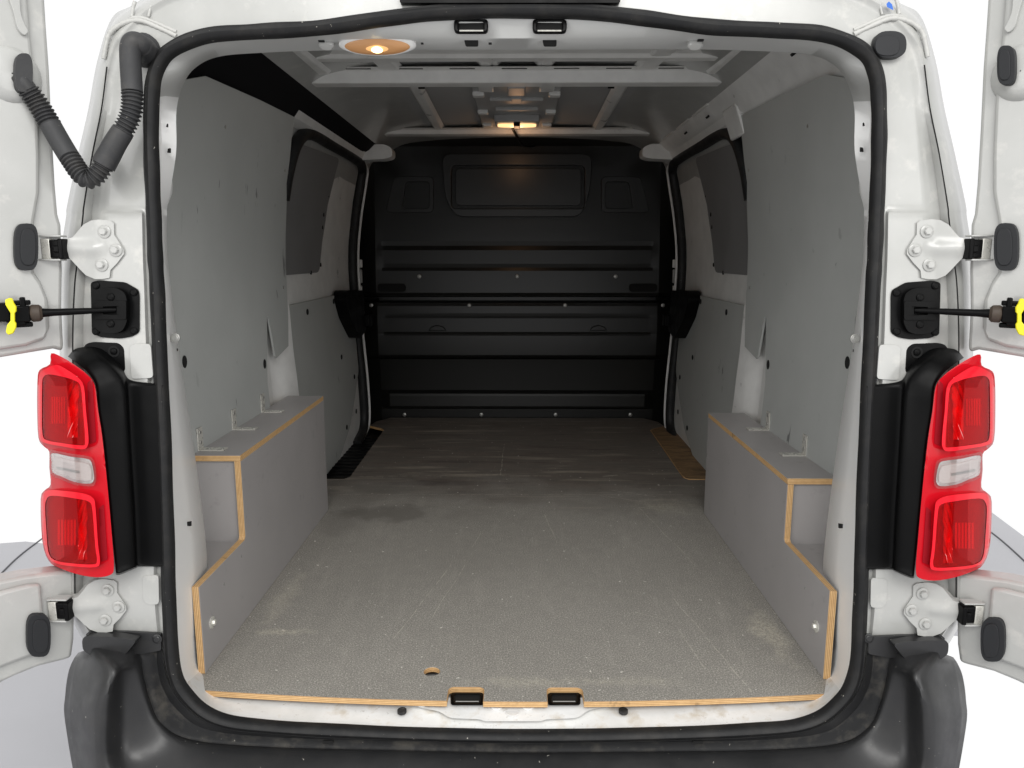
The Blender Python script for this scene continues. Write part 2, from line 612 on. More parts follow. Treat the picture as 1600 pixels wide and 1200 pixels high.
def slab(loops, front, back, grid=None):
    """a plate cut to 2-D loops (first the outline, then holes); front / back map (a, b) to points.
    material 0 = front, 1 = sides, 2 = back"""
    pts, edges = [], []
    if grid:
        new = []
        for lp in loops:
            out = []
            for i in range(len(lp)):
                p, q = V(lp[i]), V(lp[(i + 1) % len(lp)])
                k = max(1, int(max(abs(q.x - p.x) / grid[0], abs(q.y - p.y) / grid[1]) + .5))
                out += [tuple(p.lerp(q, t / k)) for t in range(k)]
            new.append(out)
        loops = new
    for lp in loops:
        o = len(pts)
        pts += [V(p) for p in lp]
        edges += [(o + i, o + (i + 1) % len(lp)) for i in range(len(lp))]
    nb = len(pts)
    if grid:
        xs = [p[0] for p in loops[0]]; ys = [p[1] for p in loops[0]]
        nx = max(1, int((max(xs) - min(xs)) / grid[0])); ny = max(1, int((max(ys) - min(ys)) / grid[1]))
        for i in range(1, nx):
            for j in range(1, ny):
                q = (min(xs) + (max(xs) - min(xs)) * (i + .013 * (j % 3)) / nx, min(ys) + (max(ys) - min(ys)) * (j + .011 * (i % 3)) / ny)
                if inside(q, loops[0]) and not any(inside(q, h) for h in loops[1:]):
                    if min((V(q) - p).length for p in pts[:nb]) > .25 * min(grid):
                        pts.append(V(q))
    vs, es, fs, ov, _, _ = delaunay_2d_cdt(pts, edges, [], 0, 1e-7)
    tri = []
    for f in fs:
        c = sum((vs[i] for i in f), V((0, 0))) / len(f)
        if inside(c, loops[0]) and not any(inside(c, h) for h in loops[1:]):
            tri.append(tuple(f))
    mb = MB()
    nv = len(vs)
    P = [front(p[0], p[1]) for p in vs] + [back(p[0], p[1]) for p in vs]
    from collections import defaultdict
    cnt = defaultdict(int)
    for f in tri:
        for i in range(3):
            cnt[(f[i], f[(i + 1) % 3])] += 1
    side = [(a, b) for (a, b) in cnt if (b, a) not in cnt]
    mb.v = [V(p) for p in P]
    for f in tri:
        mb.f.append(list(f)); mb.mi.append(0)
        mb.f.append([i + nv for i in reversed(f)]); mb.mi.append(2)
    for a, b in side:
        mb.f.append([b, a, a + nv, b + nv]); mb.mi.append(1)
    return mb


def fillet(loop, r, n=4):
    out = []
    m = len(loop)
    for i in range(m):
        p0, p1, p2 = V(loop[i - 1]), V(loop[i]), V(loop[(i + 1) % m])
        d0, d1 = (p0 - p1), (p2 - p1)
        rr = min(r, d0.length * .45, d1.length * .45)
        a, b = p1 + d0.normalized() * rr, p1 + d1.normalized() * rr
        for k in range(n + 1):
            t = k / n
            out.append(tuple(a * (1 - t) ** 2 + p1 * 2 * t * (1 - t) + b * t * t))
    return out


def crom(pts, sub, closed=False):
    n = len(pts)
    out = []
    rng = n if closed else n - 1
    for i in range(rng):
        if closed:
            p0, p1, p2, p3 = pts[(i - 1) % n], pts[i], pts[(i + 1) % n], pts[(i + 2) % n]
        else:
            p1, p2 = pts[i], pts[i + 1]
            p0 = pts[i - 1] if i else p1 * 2 - p2
            p3 = pts[i + 2] if i + 2 < n else p2 * 2 - p1
        for k in range(sub):
            t = k / sub
            out.append(.5 * (2 * p1 + (p2 - p0) * t + (2 * p0 - 5 * p1 + 4 * p2 - p3) * t * t + (3 * p1 - p0 - 3 * p2 + p3) * t ** 3))
    if not closed:
        out.append(pts[-1])
    return out


def sm(loop, sub=4):
    return [tuple(p) for p in crom([V((*p, 0)) for p in loop], sub, True)]


def sm2(loop, sub=4):
    return [(p[0], p[1]) for p in sm(loop, sub)]


def rear_plate(name, loops, off, th, mats, parent, bevel=0, grid=None, offfn=None, smooth=40):
    """plate cut to loops measured on the photograph, lying on the van's rear face; th stands out towards the back"""
    def g(a, b):
        o = off + (offfn(a, b) if offfn else 0)
        return atR(a, b, o)

    def fr(a, b):
        if offfn:
            return atR(a, b, off + offfn(a, b) - th)
        return g(a, b) + NR * th
    mb = slab(loops, fr, g, grid)
    return mb.build(name, mats if isinstance(mats, list) else [mats] * 3, parent, smooth, bevel)


def oval(cx, cy, rx, ry, n=20, p=2.0):
    out = []
    for i in range(n):
        a = 2 * math.pi * i / n
        c, s = math.cos(a), math.sin(a)
        out.append((cx + rx * math.copysign(abs(c) ** (2 / p), c), cy + ry * math.copysign(abs(s) ** (2 / p), s)))
    return out


def screw(name, p, n, r, parent, mat, h=.004, washer=0, hexa=True):
    mb = MB()
    if washer:
        mb.lathe(p, n, [(washer, -.001), (washer, .0016), (washer * .9, .0022), (r, .0024)], 18)
    mb.lathe(p, n, [(r, 0), (r, h * .8), (r * .82, h)], 6 if hexa else 14)
    if not hexa:
        mb.lathe(p, n, [(r * .45, h * .98), (r * .3, h * 1.03)], 6)
    return mb.build(name, mat, parent, 35)


def mirror(o, parent=None, label=None):
    """a copy of a part and its sub-parts reflected to the van's other side"""
    me = o.data.copy()
    for v in me.vertices:
        v.co.x = -v.co.x
    me.flip_normals()
    c = o.copy()
    c.data = me
    C.objects.link(c)
    if parent is not None:
        c.parent = parent
    c.matrix_parent_inverse = o.matrix_parent_inverse.copy()
    if 'label' in c.keys():
        del c['label']
    if label:
        c['label'] = label
    for ch in list(o.children):
        mirror(ch, c)
    return c


# ------------------------------------------------------------------ studio floor (the setting)
def floor_piece(loops):
    return slab(loops, lambda a, b: atZ(a, b, -.57), lambda a, b: atZ(a, b, -.57) - V((0, 0, .02)))


mb = floor_piece([[(-420, 880), (-200, 858), (0, 849), (40, 846), (75, 850), (180, 890), (200, 1250), (150, 1800), (-900, 1800)]])
mb2 = floor_piece([[(1500, 770), (1545, 797), (1600, 838), (1760, 960), (1760, 1000), (1470, 985)]])
o_ = len(mb.v); mb.v += mb2.v; mb.f += [[i + o_ for i in f] for f in mb2.f]; mb.mi += mb2.mi
mb2 = slab([[(-6, -7), (6, -7), (6, .1), (.95, .42), (.9, 3.2), (-1.2, 3.2), (-1.3, .42), (-6, .1)]], lambda a, b: V((a, b, -.574)), lambda a, b: V((a, b, -.594)))
o_ = len(mb.v); mb.v += mb2.v; mb.f += [[i + o_ for i in f] for f in mb2.f]; mb.mi += mb2.mi
g = mb.build('studio_floor', [M['ground']] * 3, None, 0)
g['kind'] = 'structure'
g['label'] = 'pale grey studio floor beneath the van'
jo = MB()
for line in ([(-60, 960), (0, 898), (30, 869), (64, 843), (90, 825)], [(1530, 818), (1562, 842), (1600, 876), (1660, 935)]):
    pts = crom([atZ(x, y, -.568) for x, y in line], 5)
    jo.tube(pts, .004, 6)
j = jo.build('floor_joint', M['seam'], g)

# ------------------------------------------------------------------ the van
BASE = V((0, 0, -.57))
van = thing('cargo_van', 'white panel van seen from behind with both rear doors open', 'van', BASE)
W = M['white']

# control stations run from the middle of the sill, round the left corner, up and along the header to its middle
seal_px = [(801.5, 1150), (600, 1145), (430, 1136), (345, 1124), (297, 1092), (272, 1045), (265, 950), (262, 850), (257, 700), (250, 550), (246, 450),
           (243, 400), (241, 340), (240, 320), (237, 240), (237, 170), (242, 118), (263, 82), (320, 57), (400, 50), (500, 44), (600, 30), (690, 20), (801.5, 17)]
rev_px = [(801.5, 1088), (600, 1088), (430, 1085), (345, 1080), (318, 1066), (316, 1030), (324, 960), (323, 865), (303, 700), (280, 550), (267, 450),
          (262, 400), (261, 340), (262, 320), (275, 240), (276, 170), (290, 125), (312, 101), (345, 88), (400, 83), (500, 79), (600, 78), (690, 78), (801.5, 78)]
gut_px = [(801.5, 1180), (600, 1176), (415, 1168), (300, 1150), (235, 1115), (195, 1060), (118, 950), (118, 850), (118, 700), (115, 545), (118, 450),
          (124, 400), (131, 340), (133, 320), (146, 240), (160, 170), (168, 105), (188, 55), (250, 2), (340, -24), (460, -38), (600, -46), (700, -50), (801.5, -52)]
out_px = [(801.5, 1200), (600, 1196), (405, 1188), (290, 1165), (225, 1130), (180, 1075), (104, 950), (100, 850), (96, 700), (93, 545), (92, 450),
          (94, 400), (103, 340), (105, 320), (122, 240), (138, 170), (152, 95), (175, 28), (212, 5), (300, -55), (440, -75), (600, -85), (700, -88), (801.5, -90)]
NS = len(seal_px)


def shift_in(px, k):
    """move a ring of stations k pixels towards the opening"""
    out = []
    for i, (x, y) in enumerate(px):
        a = px[max(0, i - 1)]; b = px[min(NS - 1, i + 1)]
        t = V((b[0] - a[0], b[1] - a[1])).normalized()
        nrm = V((-t.y, t.x))                       # left of travel
        if i in (0, NS - 1):
            nrm = V((0, -1)) if i == 0 else V((0, 1))
        else:
            cdir = V((801 - x, 560 - y))
            if nrm.dot(cdir) < 0:
                nrm = -nrm
        out.append((x + nrm.x * k, y + nrm.y * k))
    return out


def lerp_px(a, b, t):
    return [(p[0] + (q[0] - p[0]) * t, p[1] + (q[1] - p[1]) * t) for p, q in zip(a, b)]


def full(half):
    """close a left half-ring with its mirror image"""
    pts = [V((0 if i in (0, NS - 1) else p.x, p.y, p.z)) for i, p in enumerate(half)]
    return pts + [V((-p.x, p.y, p.z)) for p in reversed(pts[1:-1])]


seal3 = [atR(x, y, -.004) for x, y in seal_px]
B_px, C_px = shift_in(seal_px, 9), shift_in(seal_px, -9)
rows = []
A3, AA3, A03 = [], [], []
for i in range(NS):
    a = atX(*rev_px[i], -.652) if 5 <= i <= 9 else atR(*rev_px[i], .112)
    if i <= 4:
        a = V((a.x, .05, -.018)) if i <= 3 else V((a.x, .06, .0))
    A3.append(a)
    if i <= 3:
        aa = V((a.x, .22, -.05))
    elif i <= 17:
        aa = V((-.79, a.y + .10, a.z))
        if i >= 13:
            aa = V((-.71, a.y + .14, a.z + .02))
        if i >= 16:
            aa = V((-.675 if i == 16 else -.62, a.y + .15, 1.25 if i == 16 else 1.36))
    else:
        aa = V((a.x, a.y + .12, 1.42))
    AA3.append(aa)
hdr = {16: (276, 115), 17: (297, 90), 18: (335, 74), 19: (400, 66), 20: (500, 61), 21: (600, 60), 22: (690, 60), 23: (801.5, 60)}
for i in range(NS):
    if i in hdr:
        A03.append(atR(*hdr[i], .03))
    else:
        b3 = atR(*B_px[i], .006)
        if 5 <= i <= 15:
            x0, y0 = B_px[i]; x1, y1 = rev_px[i]
            k_ = {5: .5, 6: .5, 7: .5, 8: .35, 9: .35}.get(i, .22)
            q_ = (x0 + 1.0 + (x1 - x0) * k_, y0 + (y1 - y0) * k_)
            A03.append(atX(*q_, -.6405) if i <= 9 else atR(*q_, .085))
        else:
            A03.append(b3.lerp(A3[i], .45))
rows = [AA3, A3, A03, [atR(*p, .004) for p in B_px], [atR(*p, .0) for p in C_px]]


def raised(i):
    return -.010 if 6 <= i <= 12 else 0.0


for t, o, lift in ((.06, .0, 0), (.10, .0, 1), (.60, 0, 1), (.70, .002, 1), (.78, .013, .3), (.88, .013, 0), (.95, .0, 0), (1, -.006, 0)):
    px = lerp_px(C_px, gut_px, t)
    rows.append([atR(*p, o * (1 if i < 15 else .25) + raised(i) * lift + (.02 if i < 6 else 0)) for i, p in enumerate(px)])
for t, o in ((.12, .0), (.35, .004), (.7, .03), (1, .10)):
    px = lerp_px(gut_px, out_px, t)
    rows.append([atR(*p, o + (.03 if i < 6 else 0)) for i, p in enumerate(px)])
last = rows[-1]
rows.append([p + V((.004, .5, 0 if i < 17 else .02)) for i, p in enumerate(last)])
rows.append([p + V((.006, 2.55, 0 if i < 17 else .02)) for i, p in enumerate(last)])
mb = MB()
mb.grid([crom(full(r), 6, True) for r in rows], True)
npr = 6 * (2 * NS - 2)
for fi in range(len(mb.f)):
    r_, c_ = divmod(fi, npr)
    st_ = min(c_, npr - c_) / 6
    if r_ <= 3:
        mb.mi[fi] = 1 if st_ < 4.4 else (2 if st_ < 15.3 else 3)
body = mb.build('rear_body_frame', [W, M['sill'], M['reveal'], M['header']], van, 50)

# creases: a visible joint line where the body side meets the rear face
for s in (1, -1):
    jl = MB()
    pts = crom([atR(*lerp_px(gut_px, out_px, .06)[i], -.0055) for i in range(6, 17)], 6)
    jl.tube([V((p.x * s, p.y, p.z)) for p in pts], .0012, 5)
    jl.build('panel_joint', M['hole'], body)

# sealant beads at the top corners
for s in (1, -1):
    for line, r in (([(162, 92), (166, 70), (172, 52), (186, 40), (205, 33), (222, 33), (240, 40), (262, 50), (276, 57)], .0042),
                    ([(204, 28), (222, 28), (240, 34), (258, 42), (276, 50)], .003), ([(206, 26), (208, 12), (211, 2)], .003), ([(232, 26), (236, 8)], .002)):
        pts = crom([atR(x, y, .0005) for x, y in line], 8)
        rr = [r * (.85 + .3 * random.random()) for _ in pts]
        MB().tube([V((p.x * s, p.y, p.z)) for p in pts], rr, 8).build('sealant_bead', M['sealant'], body, 60)

# door seal
prof = [(-.0105, -.006), (-.0105, .006), (-.0075, .0135), (-.001, .0165), (.0055, .013), (.0075, .006), (.0080, .0045), (.0118, .005), (.0128, .001), (.0125, -.006)]
path = crom(full(seal3), 8, True)
rows = []
n = len(path)
cen = V((0, 0, .6))
for k in range(n):
    t = (path[(k + 1) % n] - path[k - 1]).normalized()
    out = t.cross(NR).normalized()
    if out.dot(path[k] - cen) < 0:
        out = -out
    wob = 1 + .05 * math.sin(k * .7) * math.sin(k * .13)
    rows.append([path[k] + out * a * wob + NR * b for a, b in prof])
rows.append(rows[0])
MB().grid(rows, True).build('door_seal', M['rubber'], van, 50)

# sill details
sillz = -.019


def atS(px, py, up=0.0):
    return atZ(px, py, -.0185 - (py - 1095) * .00034 + up)


sp = slab([fillet([(632, 1090), (640, 1102), (688, 1112), (702, 1122), (750, 1124), (757, 1127), (845, 1127), (853, 1124), (903, 1122), (918, 1110), (948, 1104), (955, 1090)], 8)],
          lambda a, b: atS(a, b, .0035), lambda a, b: atS(a, b, -.004))
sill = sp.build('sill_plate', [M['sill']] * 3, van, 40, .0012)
for x in (776, 825, 660, 930):
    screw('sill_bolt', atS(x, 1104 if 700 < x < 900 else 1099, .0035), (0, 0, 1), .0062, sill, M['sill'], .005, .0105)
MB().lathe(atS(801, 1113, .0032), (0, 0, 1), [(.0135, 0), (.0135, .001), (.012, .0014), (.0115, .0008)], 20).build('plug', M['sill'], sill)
for x in (628, 974):
    MB().lathe(atS(x, 1110, .001), (0, 0, 1), [(.0088, -.004), (.0088, .001), (.006, .0016), (.005, .0006)], 18, sx=1.1).build('drain_plug', M['dirt'], sill)
for xa, xb in ((703, 757), (855, 908)):
    st = MB()
    cx = (xa + xb) / 2
    lo = fillet([(xa + 1, 1082), (xb - 1, 1082), (xb - 1, 1102), (xa + 1, 1102)], 5)
    hi = fillet([(xa + 7, 1085), (xb - 7, 1085), (xb - 7, 1098), (xa + 7, 1098)], 4)
    k = slab([lo, hi], lambda a, b: atZ(a, b, sillz + .010), lambda a, b: atZ(a, b, sillz)).build('door_striker', [M['blackplastic']] * 3, sill, 40, .002)
    slab([fillet([(xa + 3, 1083), (xb - 3, 1083), (xb - 3, 1100), (xa + 3, 1100)], 3)], lambda a, b: atZ(a, b, sillz + .007), lambda a, b: atZ(a, b, sillz)).build('striker_well', [M['hole']] * 3, sill)
    MB().tube([atZ(xa + 9, 1096, sillz + .0085), atZ(xb - 9, 1096, sillz + .0085)], .0011, 8).build('striker_bar', M['screw'], sill)

# header details
for xa, xb in ((710, 763), (832, 885)):
    cx = (xa + xb) / 2
    rear_plate('latch_recess', [fillet([(xa, 33), (xb, 33), (xb, 54), (xa, 54)], 7), fillet([(xa + 7, 37), (xb - 7, 37), (xb - 7, 50), (xa + 7, 50)], 3)], .018, .012, M['blackplastic'], body, .002)
    lp = rear_plate('latch_well', [fillet([(xa + 3, 35), (xb - 3, 35), (xb - 3, 52), (xa + 3, 52)], 5)], .017, .006, M['hole'], body)
    MB().tube([atR(xa + 8, 48, .004), atR(xb - 8, 48, .004)], .0014, 8).build('latch_bar', M['zinc'], body)
    rear_plate('access_hole', [fillet([(cx - 11, 63), (cx + 11, 63), (cx + 11, 73), (cx - 9, 73)], 3)], .048, .006, M['hole'], body)
for x in (510, 1086):
    p = atR(x, 71, .055)
    MB().lathe(p, V((0, -.6, -1)), [(.0135, -.006), (.0135, .001), (.011, .0035), (.006, .004)], 24, sy=.7).build('plug', W, body)
for (x, y, w, h) in ((503, 65, 9, 2.5), (1094, 64, 9, 2.5), (766, 69, 5, 2), (660, 69, 4, 1.5)):
    rear_plate('access_hole', [[(x - w / 2, y - h / 2), (x + w / 2, y - h / 2), (x + w / 2, y + h / 2), (x - w / 2, y + h / 2)]], .043, .006, M['hole'], body)
# rear courtesy lamp in the header, lit
lampc = atR(590, 68.5, .052)
ln_ = V((0, -.62, -1)).normalized()
lamp = MB().lathe(lampc, ln_, [(.068, -.004), (.068, .003), (.062, .006), (.058, .0065)], 36, sx=1, sy=.34).build('courtesy_lamp', M['inner'], van, 40)
MB().lathe(lampc, ln_, [(.058, .006), (.054, .009), (.03, .0115), (.001, .012)], 36, sx=1, sy=.30, cap=False).build('lamp_lens', M['glow'], lamp, 60)
MB().lathe(lampc + ln_ * .0112, ln_, [(.030, -.0015), (.018, .0008), (.001, .0012)], 28, sy=.36, cap=False).build('lamp_reflector', M['glowmid'], lamp, 60)
MB().lathe(lampc + ln_ * .012, ln_, [(.008, 0), (.010, .0025), (.001, .004)], 18, sy=.7, cap=False).build('bulb', M['bulb'], lamp, 60)

# brake lamp housing above the header
rear_plate('brake_light_housing', [fillet([(624, -46), (968, -46), (968, 9), (640, 9), (626, 9)], 5)], -.002, .012, M['blackplastic'], van, .003)

# small slots in the door pillars (both sides)
for (x, y, w, h, so_) in ((262, 198, 2, 6, .088), (265, 237, 4.5, 8, .090), (275, 548, 6, 5, .120), (296, 819, 7, 8, .105)):
    o = rear_plate('pillar_slot', [[(x - w / 2, y + h / 2 - 2), (x - w / 2 + 1, y - h / 2), (x + w / 2, y - h / 2 - 1), (x + w / 2, y + h / 2 - 2)]], so_, .004, M['hole'], body)
    for v in o.data.vertices:
        pass
    mirror(o, body)
o = screw('pillar_screw', atR(274, 528, .075), NR, .006, body, M['screw'], .004, .009, False)
mirror(o, body)

# pressed pads on the door pillars
for lp in ([(204, 541), (212, 537), (237, 537), (241, 590), (207, 592)], [(224, 899), (249, 897), (250, 943), (232, 944), (225, 936)]):
    o = rear_plate('pressed_pad', [fillet(lp, 6)], -.009, .004, W, body, .003)
    mirror(o, body)

# rubber plug at the top right corner of the frame, embossed
pp = [(1603 - x, y) for x, y in oval(217, 73, 25, 21, 28, 2.6)]
pl = rear_plate('pillar_plug', [pp], -.002, .012, M['plug'], van, .005)
rear_plate('plug_face', [[(1603 - x, y) for x, y in oval(217.5, 72, 19, 16, 24, 2.6)]], -.013, .003, M['plug'], pl, .0015)
# ------------------------------------------------------------------ left / right pairs on the rear face: hinges, check straps, tail lights
hinge_px = [(104, 373), (113, 371), (121, 362), (130, 351), (142, 344.5), (155, 343), (172, 344.5), (178, 349), (178.5, 367), (185, 377), (193, 390), (193.5, 397), (183, 411), (172.5, 422), (171, 434), (160, 436), (148, 436), (134, 430), (124, 420), (115, 410), (108, 403), (104, 402)]


def hinge(dx, dy, off):
    sh = atR(181 + dx, 391 + dy, 0) - atR(181, 391, 0)

    def at(x, y, o=0):
        return atR(x, y, o + off) + sh
    def fro(a, b):
        neck = max(0, min(1, (152 - a) / 46)) ** 1.3
        rib = math.exp(-((b - 388) / 11.0) ** 2) * max(0, min(1, (168 - a) / 22)) * (1 - .35 * neck)
        return at(a, b, -.0045 - .009 * neck - .0065 * rib)
    mb = slab([hinge_px], fro, lambda a, b: at(a, b, .003), (3.2, 3.2))
    h = mb.build('door_hinge', [W] * 3, van, 60, .0012)
    for x, y in ((163, 362), (181, 391), (159, 414)):
        screw('bolt', at(x, y, -.005), NR, .0068, h, W, .0075, .0112)
    br = MB()
    br.box(at(93, 389, -.016), (.022, .022, .030))
    br.box(at(100, 389, -.020), (.008, .024, .034))
    br.box(at(90, 389, -.028), (.014, .006, .012))
    br.build('pin_bush', M['blackplastic'], h, 30, .002)
    mk = MB()
    mk.box(at(75, 389, -.020), (.014, .014, .034))
    mk.build('pin_bracket', M['zinc'], h, 30, .001)
    for yy in (369, 406):
        MB().box(at(83, yy, -.020), (.036, .020, .003)).build('hinge_clevis', W, h, 30, .001)
    return h


h1 = hinge(0, 0, -.0095)
h2 = hinge(4.5, 551, -.0105)
mirror(h1, van); mirror(h2, van)

# door check: black plate with a slot
ck = rear_plate('door_check', [fillet([(144, 441), (157, 438), (197, 441), (218, 453), (219.5, 462), (219.5, 519), (208, 526), (190, 529), (160, 527), (146, 520)], 5)], -.008, .005, M['blackplastic'], van, .0015)
rear_plate('check_cover', [fillet([(147, 474), (152, 455), (163, 449), (188, 450), (200, 458), (203, 470), (203, 503), (196, 517), (184, 521), (162, 520), (150, 508)], 8), [(163, 479), (187, 478), (187, 492), (163, 491)]], -.013, .010, M['blackplastic'], ck, .0035)
rear_plate('check_slot', [[(160, 476), (190, 475), (190, 495), (160, 494)]], -.0128, .002, M['hole'], ck)
rear_plate('slot_collar', [fillet([(150, 470), (199, 470), (199, 499), (150, 499)], 3), [(163, 479), (187, 478), (187, 492), (163, 491)]], -.022, .004, M['blackplastic'], ck, .0015)
for x, y, o in ((150, 446, -.013), (209, 457, -.013), (173, 464, -.023), (173, 506, -.023), (150, 518, -.013), (209, 517, -.013)):
    screw('screw', atR(x, y, o), NR, .0048, ck, M['blackplastic'], .003, .0065, False)

# door plane (left): the doors stand open about 135 degrees
HP = atR(97, 389, -.012)
PHI = math.radians(46)
DU = V((-math.cos(PHI), -math.sin(PHI), 0))
DN = V((math.sin(PHI), -math.cos(PHI), 0))       # inner face looks back at the camera


def atD(px, py, off=0):
    return atP(px, py, HP + DN * off, DN)


rod0, rod1 = atR(181, 484, -.018), atD(62, 489, .045)
rd = MB()
pts = [rod0.lerp(rod1, k / 12) for k in range(13)]
rd.tube(pts, [.0045, .0045, .0045, .0045, .005, .0055, .0055, .0058, .006, .006, .0062, .007, .008], 10)
rod = rd.build('check_strap', M['blackplastic'], ck, 50)
ax = (rod1 - rod0).normalized()
mb = MB()
mb.lathe(rod1, ax, [(.010, -.004), (.014, .0), (.0145, .010), (.0115, .014)], 14)
mb.build('rubber_buffer', M['brownrubber'], ck, 40)
mb = MB()
q = Matrix(((ax.x, 0, -ax.y), (ax.y, 0, ax.x), (0, 1, 0)))
q = q.to_3x3()
e1 = ax
e3 = V((0, 0, 1))
e2 = e3.cross(e1).normalized()
R3 = Matrix((e1, e2, e3)).transposed()
for c, s in (((.030, 0, 0), (.034, .026, .026)), ((.026, 0, .018), (.03, .012, .008)), ((.026, 0, -.018), (.03, .012, .008)), ((.07, 0, .004), (.06, .03, .03)), ((.022, 0, .012), (.008, .02, .03)), ((.028, 0, -.012), (.016, .02, .012))):
    MB().box(rod1 + R3 @ V(c), s, R3).build('check_body', M['blackplastic'], ck, 30, .002)
yc = MB()
ypts = [(8, 468), (15, 465.5), (20, 466), (22, 473), (26, 479), (26, 486), (23.5, 489), (23.5, 502), (26, 505), (25.5, 512), (21, 521), (13, 523.5), (9, 519), (11, 508), (16.5, 501), (16.5, 489), (12, 482), (8.5, 476)]
cen_y = atD(17, 494, .066)
mb = slab([ypts], lambda a, b: atD(a, b, .070), lambda a, b: atD(a, b, .060))
mb.build('retaining_clip', [M['yellow']] * 3, ck, 40, .0015)['label'] = 'yellow plastic retaining clip on the check strap'
mirror(ck, van)

# tail light
def tl_edge(y):
    pts = [(550, 100), (575, 122), (600, 150), (680, 160), (760, 168), (860, 177), (905, 180)]
    for (a, b), (c, d) in zip(pts, pts[1:]):
        if y <= c:
            return b + (d - b) * (y - a) / (c - a)
    return pts[-1][1]


def tl_off(x, y):
    s = max(0, (tl_edge(y) - x)) / 105.0
    return -.052 + .085 * s ** 2.2


def tl_plate(name, loops, d, th, mats, parent, bevel=0, grid=(4.5, 6)):
    return rear_plate(name, loops, d, th, mats, parent, bevel, grid, tl_off, 50)


base_px = [(80, 552), (97, 558), (118, 571), (136, 585), (148, 602), (153, 640), (160, 685), (168, 760), (175, 840), (178, 885), (173, 898), (150, 902), (120, 897), (92, 887),
           (76, 876), (66, 845), (63.5, 780), (70, 766), (79, 757), (77, 730), (77, 706), (68, 697), (60, 684), (58, 640), (58.5, 595), (62, 578), (78, 569)]
tl = tl_plate('tail_light', [sm2(base_px, 3)], 0, .022, M['redbase'], van, .005)
up_o = [(60, 600), (62, 584), (70, 577), (88, 570), (105, 578), (122, 590), (131, 604), (134, 640), (138, 680), (137, 696), (128, 702), (95, 697), (70, 692), (61, 682), (59.5, 640)]
up_w = [(66, 600), (67.5, 590), (75, 585), (95, 588), (115, 594), (126, 604), (130, 645), (133, 689), (128, 696), (95, 692), (74, 688), (66.5, 679), (65.5, 640)]
lo_o = [(64.5, 790), (66, 775), (75, 766), (100, 767), (130, 771), (145, 778), (149, 792), (153, 850), (156, 876), (150, 886), (115, 885), (87, 880), (73, 868), (67, 840)]
lo_w = [(70.5, 795), (72.5, 781), (82, 774.5), (118, 779), (139, 784), (144.5, 798), (149, 855), (151.5, 876), (145, 882), (110, 880), (85, 875), (75.5, 862), (72.5, 830)]
for oo, ww, (bx0, by0, bx1, by1) in ((up_o, up_w, (80, 620, 103, 662)), (lo_o, lo_w, (90, 812, 120, 852))):
    tl_plate('lamp_bezel', [sm2(oo, 3), sm2(ww, 3)], -.020, .018, M['red'], tl, .004)
    tl_plate('reflector', [sm2(ww, 2)], -.0255, .001, M['redin'], tl)
    cx = sum(p[0] for p in ww) / len(ww); cy = sum(p[1] for p in ww) / len(ww)
    # ribbed inner optic and crumpled chrome
    rb = MB()
    nb = 6
    for k in range(nb):
        x0 = bx0 + (bx1 - bx0) * k / nb
        x1 = bx0 + (bx1 - bx0) * (k + .72) / nb
        p = [atR(x, y, tl_off(x, y) - .029) for x, y in ((x0, by0), (x1, by0), (x1, by1), (x0, by1))]
        m_ = [atR((x0 + x1) / 2, y, tl_off(x0, y) - .033) for y in (by0, by1)]
        rb.add(p + m_, [(0, 4, 5, 3), (4, 1, 2, 5), (0, 1, 4), (3, 5, 2)])
    rb.build('optic_rib', M['optic'], tl, 20)
    rc = MB()
    rr = random.Random(int(cy))
    nx, ny = 4, 9
    gx0, gx1 = bx1 + 2, cx + 27
    gy0, gy1 = cy - 50, cy + 46
    grd = [[atR(gx0 + (gx1 - gx0) * i / nx + rr.uniform(-1, 1), gy0 + (gy1 - gy0) * jj / ny, tl_off(gx0 + (gx1 - gx0) * i / nx, cy) - .0262 - .0075 * ((i + jj) % 2) + rr.uniform(-.002, .002)) for i in range(nx + 1)] for jj in range(ny + 1)]
    rc.grid(grd)
    rc.build('faceted_reflector', M['optic'], tl, 0)
    # dark strip beside the lobe, painting in the shade of its side wall
    xr = max(p[0] for p in oo)
    yt, yb = min(p[1] for p in oo) + 28, max(p[1] for p in oo) - 8
    tl_plate('flank_shade', [fillet([(xr - 1.5, yt), (xr + 6, yt - 6), (xr + 12, yb - 4), (xr + 2, yb)], 2)], -.0215, .002, M['redin'], tl)
    tl_plate('lens', [sm2(ww, 3)], -.0360, .001, M['redlens'], tl)
rv_o = [(78, 703), (90, 705), (112, 709), (138, 713), (147, 721), (150.5, 744), (148, 757), (139, 760), (115, 757), (96, 749), (80, 741), (77, 722)]
rv_i = [(81, 708), (110, 713.5), (136, 717), (143, 723), (147, 744), (145, 753), (137, 756), (116, 753), (97, 745), (82, 738), (80.5, 722)]
tl_plate('reversing_bezel', [sm2(rv_o, 3), sm2(rv_i, 3)], -.021, .013, M['clearlens'], tl, .001)
tl_plate('reversing_reflector', [sm2(rv_i, 3)], -.0250, .001, M['reflector'], tl)
tl_plate('reversing_bowl', [sm2([(84, 714), (110, 720), (134, 724), (141, 730), (143, 745), (139, 751), (116, 749), (98, 742), (84, 734)], 3)], -.0262, .003, M['milk'], tl, .001)
tl_plate('bulb_slot', [fillet([(88, 729), (124, 736), (124, 740), (88, 733)], 1)], -.0294, .0006, M['screw'], tl)
tl_plate('reversing_lens', [sm2(rv_i, 3)], -.0312, .001, M['clearlens'], tl)
mirror(tl, van)

# black surround between light and seal
def col(pts):
    return [atR(x, y, o) for x, y, o in pts]


